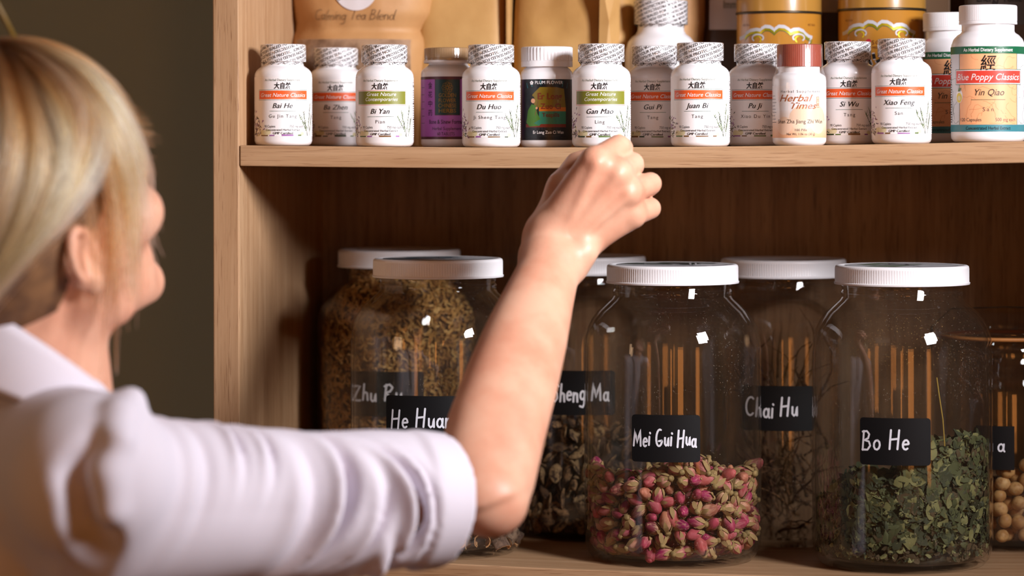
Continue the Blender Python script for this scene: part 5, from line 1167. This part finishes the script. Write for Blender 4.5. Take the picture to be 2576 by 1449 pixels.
hrng = np.random.default_rng(11); NP = 16
down = -UPc
def toW(v): return HC+(hf*v[0]+hr*v[1]+hu*v[2])*.001*HS
SH_ = []
for k in range(8400):
    if k % 24 == 0: cps = hrng.uniform(-math.pi, math.pi); ct0 = math.radians(hrng.uniform(1, 40)); clift = hrng.uniform(3, 14); cj = hrng.normal(0, .06); cw = hrng.normal(0, 2.2, 3); csh = hrng.beta(1.3, 1.1); cthr = hrng.uniform(70, 92)
    ps = cps+hrng.normal(0, .030); dg = math.degrees(ps); side_ = 1 if dg >= 0 else -1; ad = abs(dg); lift = clift+hrng.normal(0, 1.3); jit = cj+hrng.normal(0, .02); pts = []
    t0 = max(.02, ct0+hrng.normal(0, .07)); wob = cw+hrng.normal(0, .6, 3); SH_.append(min(1, max(0, csh+hrng.normal(0, .10))))
    if ad < cthr:      # fringe and side hair falling over temple and cheek
        te = math.radians(np.interp(ad, [0, 30, 60, 100], [57, 66, 82, 100])+hrng.normal(0, 4)); n1_ = 9; hang = np.interp(ad, [0, 44, 56, 66, 80, 100], [4, 6, 22, 70, 84, 62])*hrng.uniform(.55, 1.12)
        if hrng.random() < .02: hang *= 1.5
        for i in range(n1_):
            u = i/(n1_-1); th = t0+(te-t0)*u; p2 = ps+side_*jit*u+side_*.10*math.sin(u*3); pts.append(toW(tiltp(onhead(th, p2, lift+4*math.sin(u*3.1)+wob[0]*u))))
        p = pts[-1].copy(); d = pts[-1]-pts[-2]; d /= np.linalg.norm(d)
        for i in range(NP-n1_): d = d*.62+down*.38; d /= np.linalg.norm(d); p = p+d*hang*.001/(NP-n1_)+(hr*wob[1]+hf*wob[2])*.0004; pts.append(p.copy())
    else:            # swept back over the ear to a low knot behind the head
        te = math.radians(np.interp(ad, [78, 110, 140, 180], [114, 137, 147, 151])+hrng.normal(0, 3)); pe = side_*(math.pi-(math.pi-abs(ps))*.35)
        for i in range(NP):
            u = i/(NP-1); w_ = max(0, (u-.35)/.65)**1.5; th = t0+(te-t0)*u; p2 = ps+(pe-ps)*w_+jit*u*.5; pts.append(toW(tiltp(onhead(th, p2, lift+5*math.sin(u*3.1)+wob[0]*u))))
    CR.append(pts)
for k in range(900):     # the knot itself
    c = np.array((-108., 0, -34.)); a = hrng.uniform(0, 6.28); r_ = hrng.uniform(14, 30); w_ = hrng.normal(0, 9); pts = []
    for i in range(NP): t_ = a+i/(NP-1)*hrng.uniform(3.6, 3.8); pts.append(toW(c+np.array((-8+w_*.6, r_*math.cos(t_), r_*math.sin(t_)))))
    CR.append(pts); SH_.append(hrng.random())
CR = np.array(CR)-WLOC
hc = bpy.data.hair_curves.new('hair'); hc.add_curves([NP]*len(CR)); hc.attributes['position'].data.foreach_set('vector', CR.astype(np.float32).ravel())
ra = hc.attributes.get('radius') or hc.attributes.new('radius', 'FLOAT', 'POINT'); ra.data.foreach_set('value', np.tile(np.linspace(.00034, .00016, NP), len(CR)).astype(np.float32))
sa = hc.attributes.new('shade', 'FLOAT', 'CURVE'); sa.data.foreach_set('value', np.array(SH_, np.float32))
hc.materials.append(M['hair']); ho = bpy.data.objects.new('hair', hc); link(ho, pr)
# solid mass under the strands
fh = Field(HC-.15, HC+.15, .003)
fh.ell(toW(EC), np.array((100, 80, 100))*mm, HA, .004)
def face_cut(P):
    q = (P-HC)@HA*1000; g = np.interp(q[..., 0], [-95, -40, -22, 8, 22, 45, 70, 100], [-84, -66, -18, -12, 0, 34, 64, 78]); return (q[..., 2]-g)*.001*-.8
fh.d = np.maximum(fh.d, face_cut(fh._slice(fh.lo, fh.lo+(fh.n-1)*fh.h)[1]).astype(np.float32)[:fh.n[0], :fh.n[1], :fh.n[2]])
fh.ell(H(-112, 0, -34), np.array((24, 34, 32))*mm, HA, .006)
Vc, Fc = fh.mesh(); npmesh('hair_base', Vc, Fc, M['scalp'], pr, relax=2, loc=body_loc)
a_, b_ = A3(Wz(-30, -30, 2.10)), A3(Wz(46, 112, 2.10)); V, F = tube([a_, a_*.5+b_*.5, b_], [.0022, .0024, .0016], 10); child('hair_stick', V, F, pm('mustard_hair_stick', (110, 84, 24), .5))
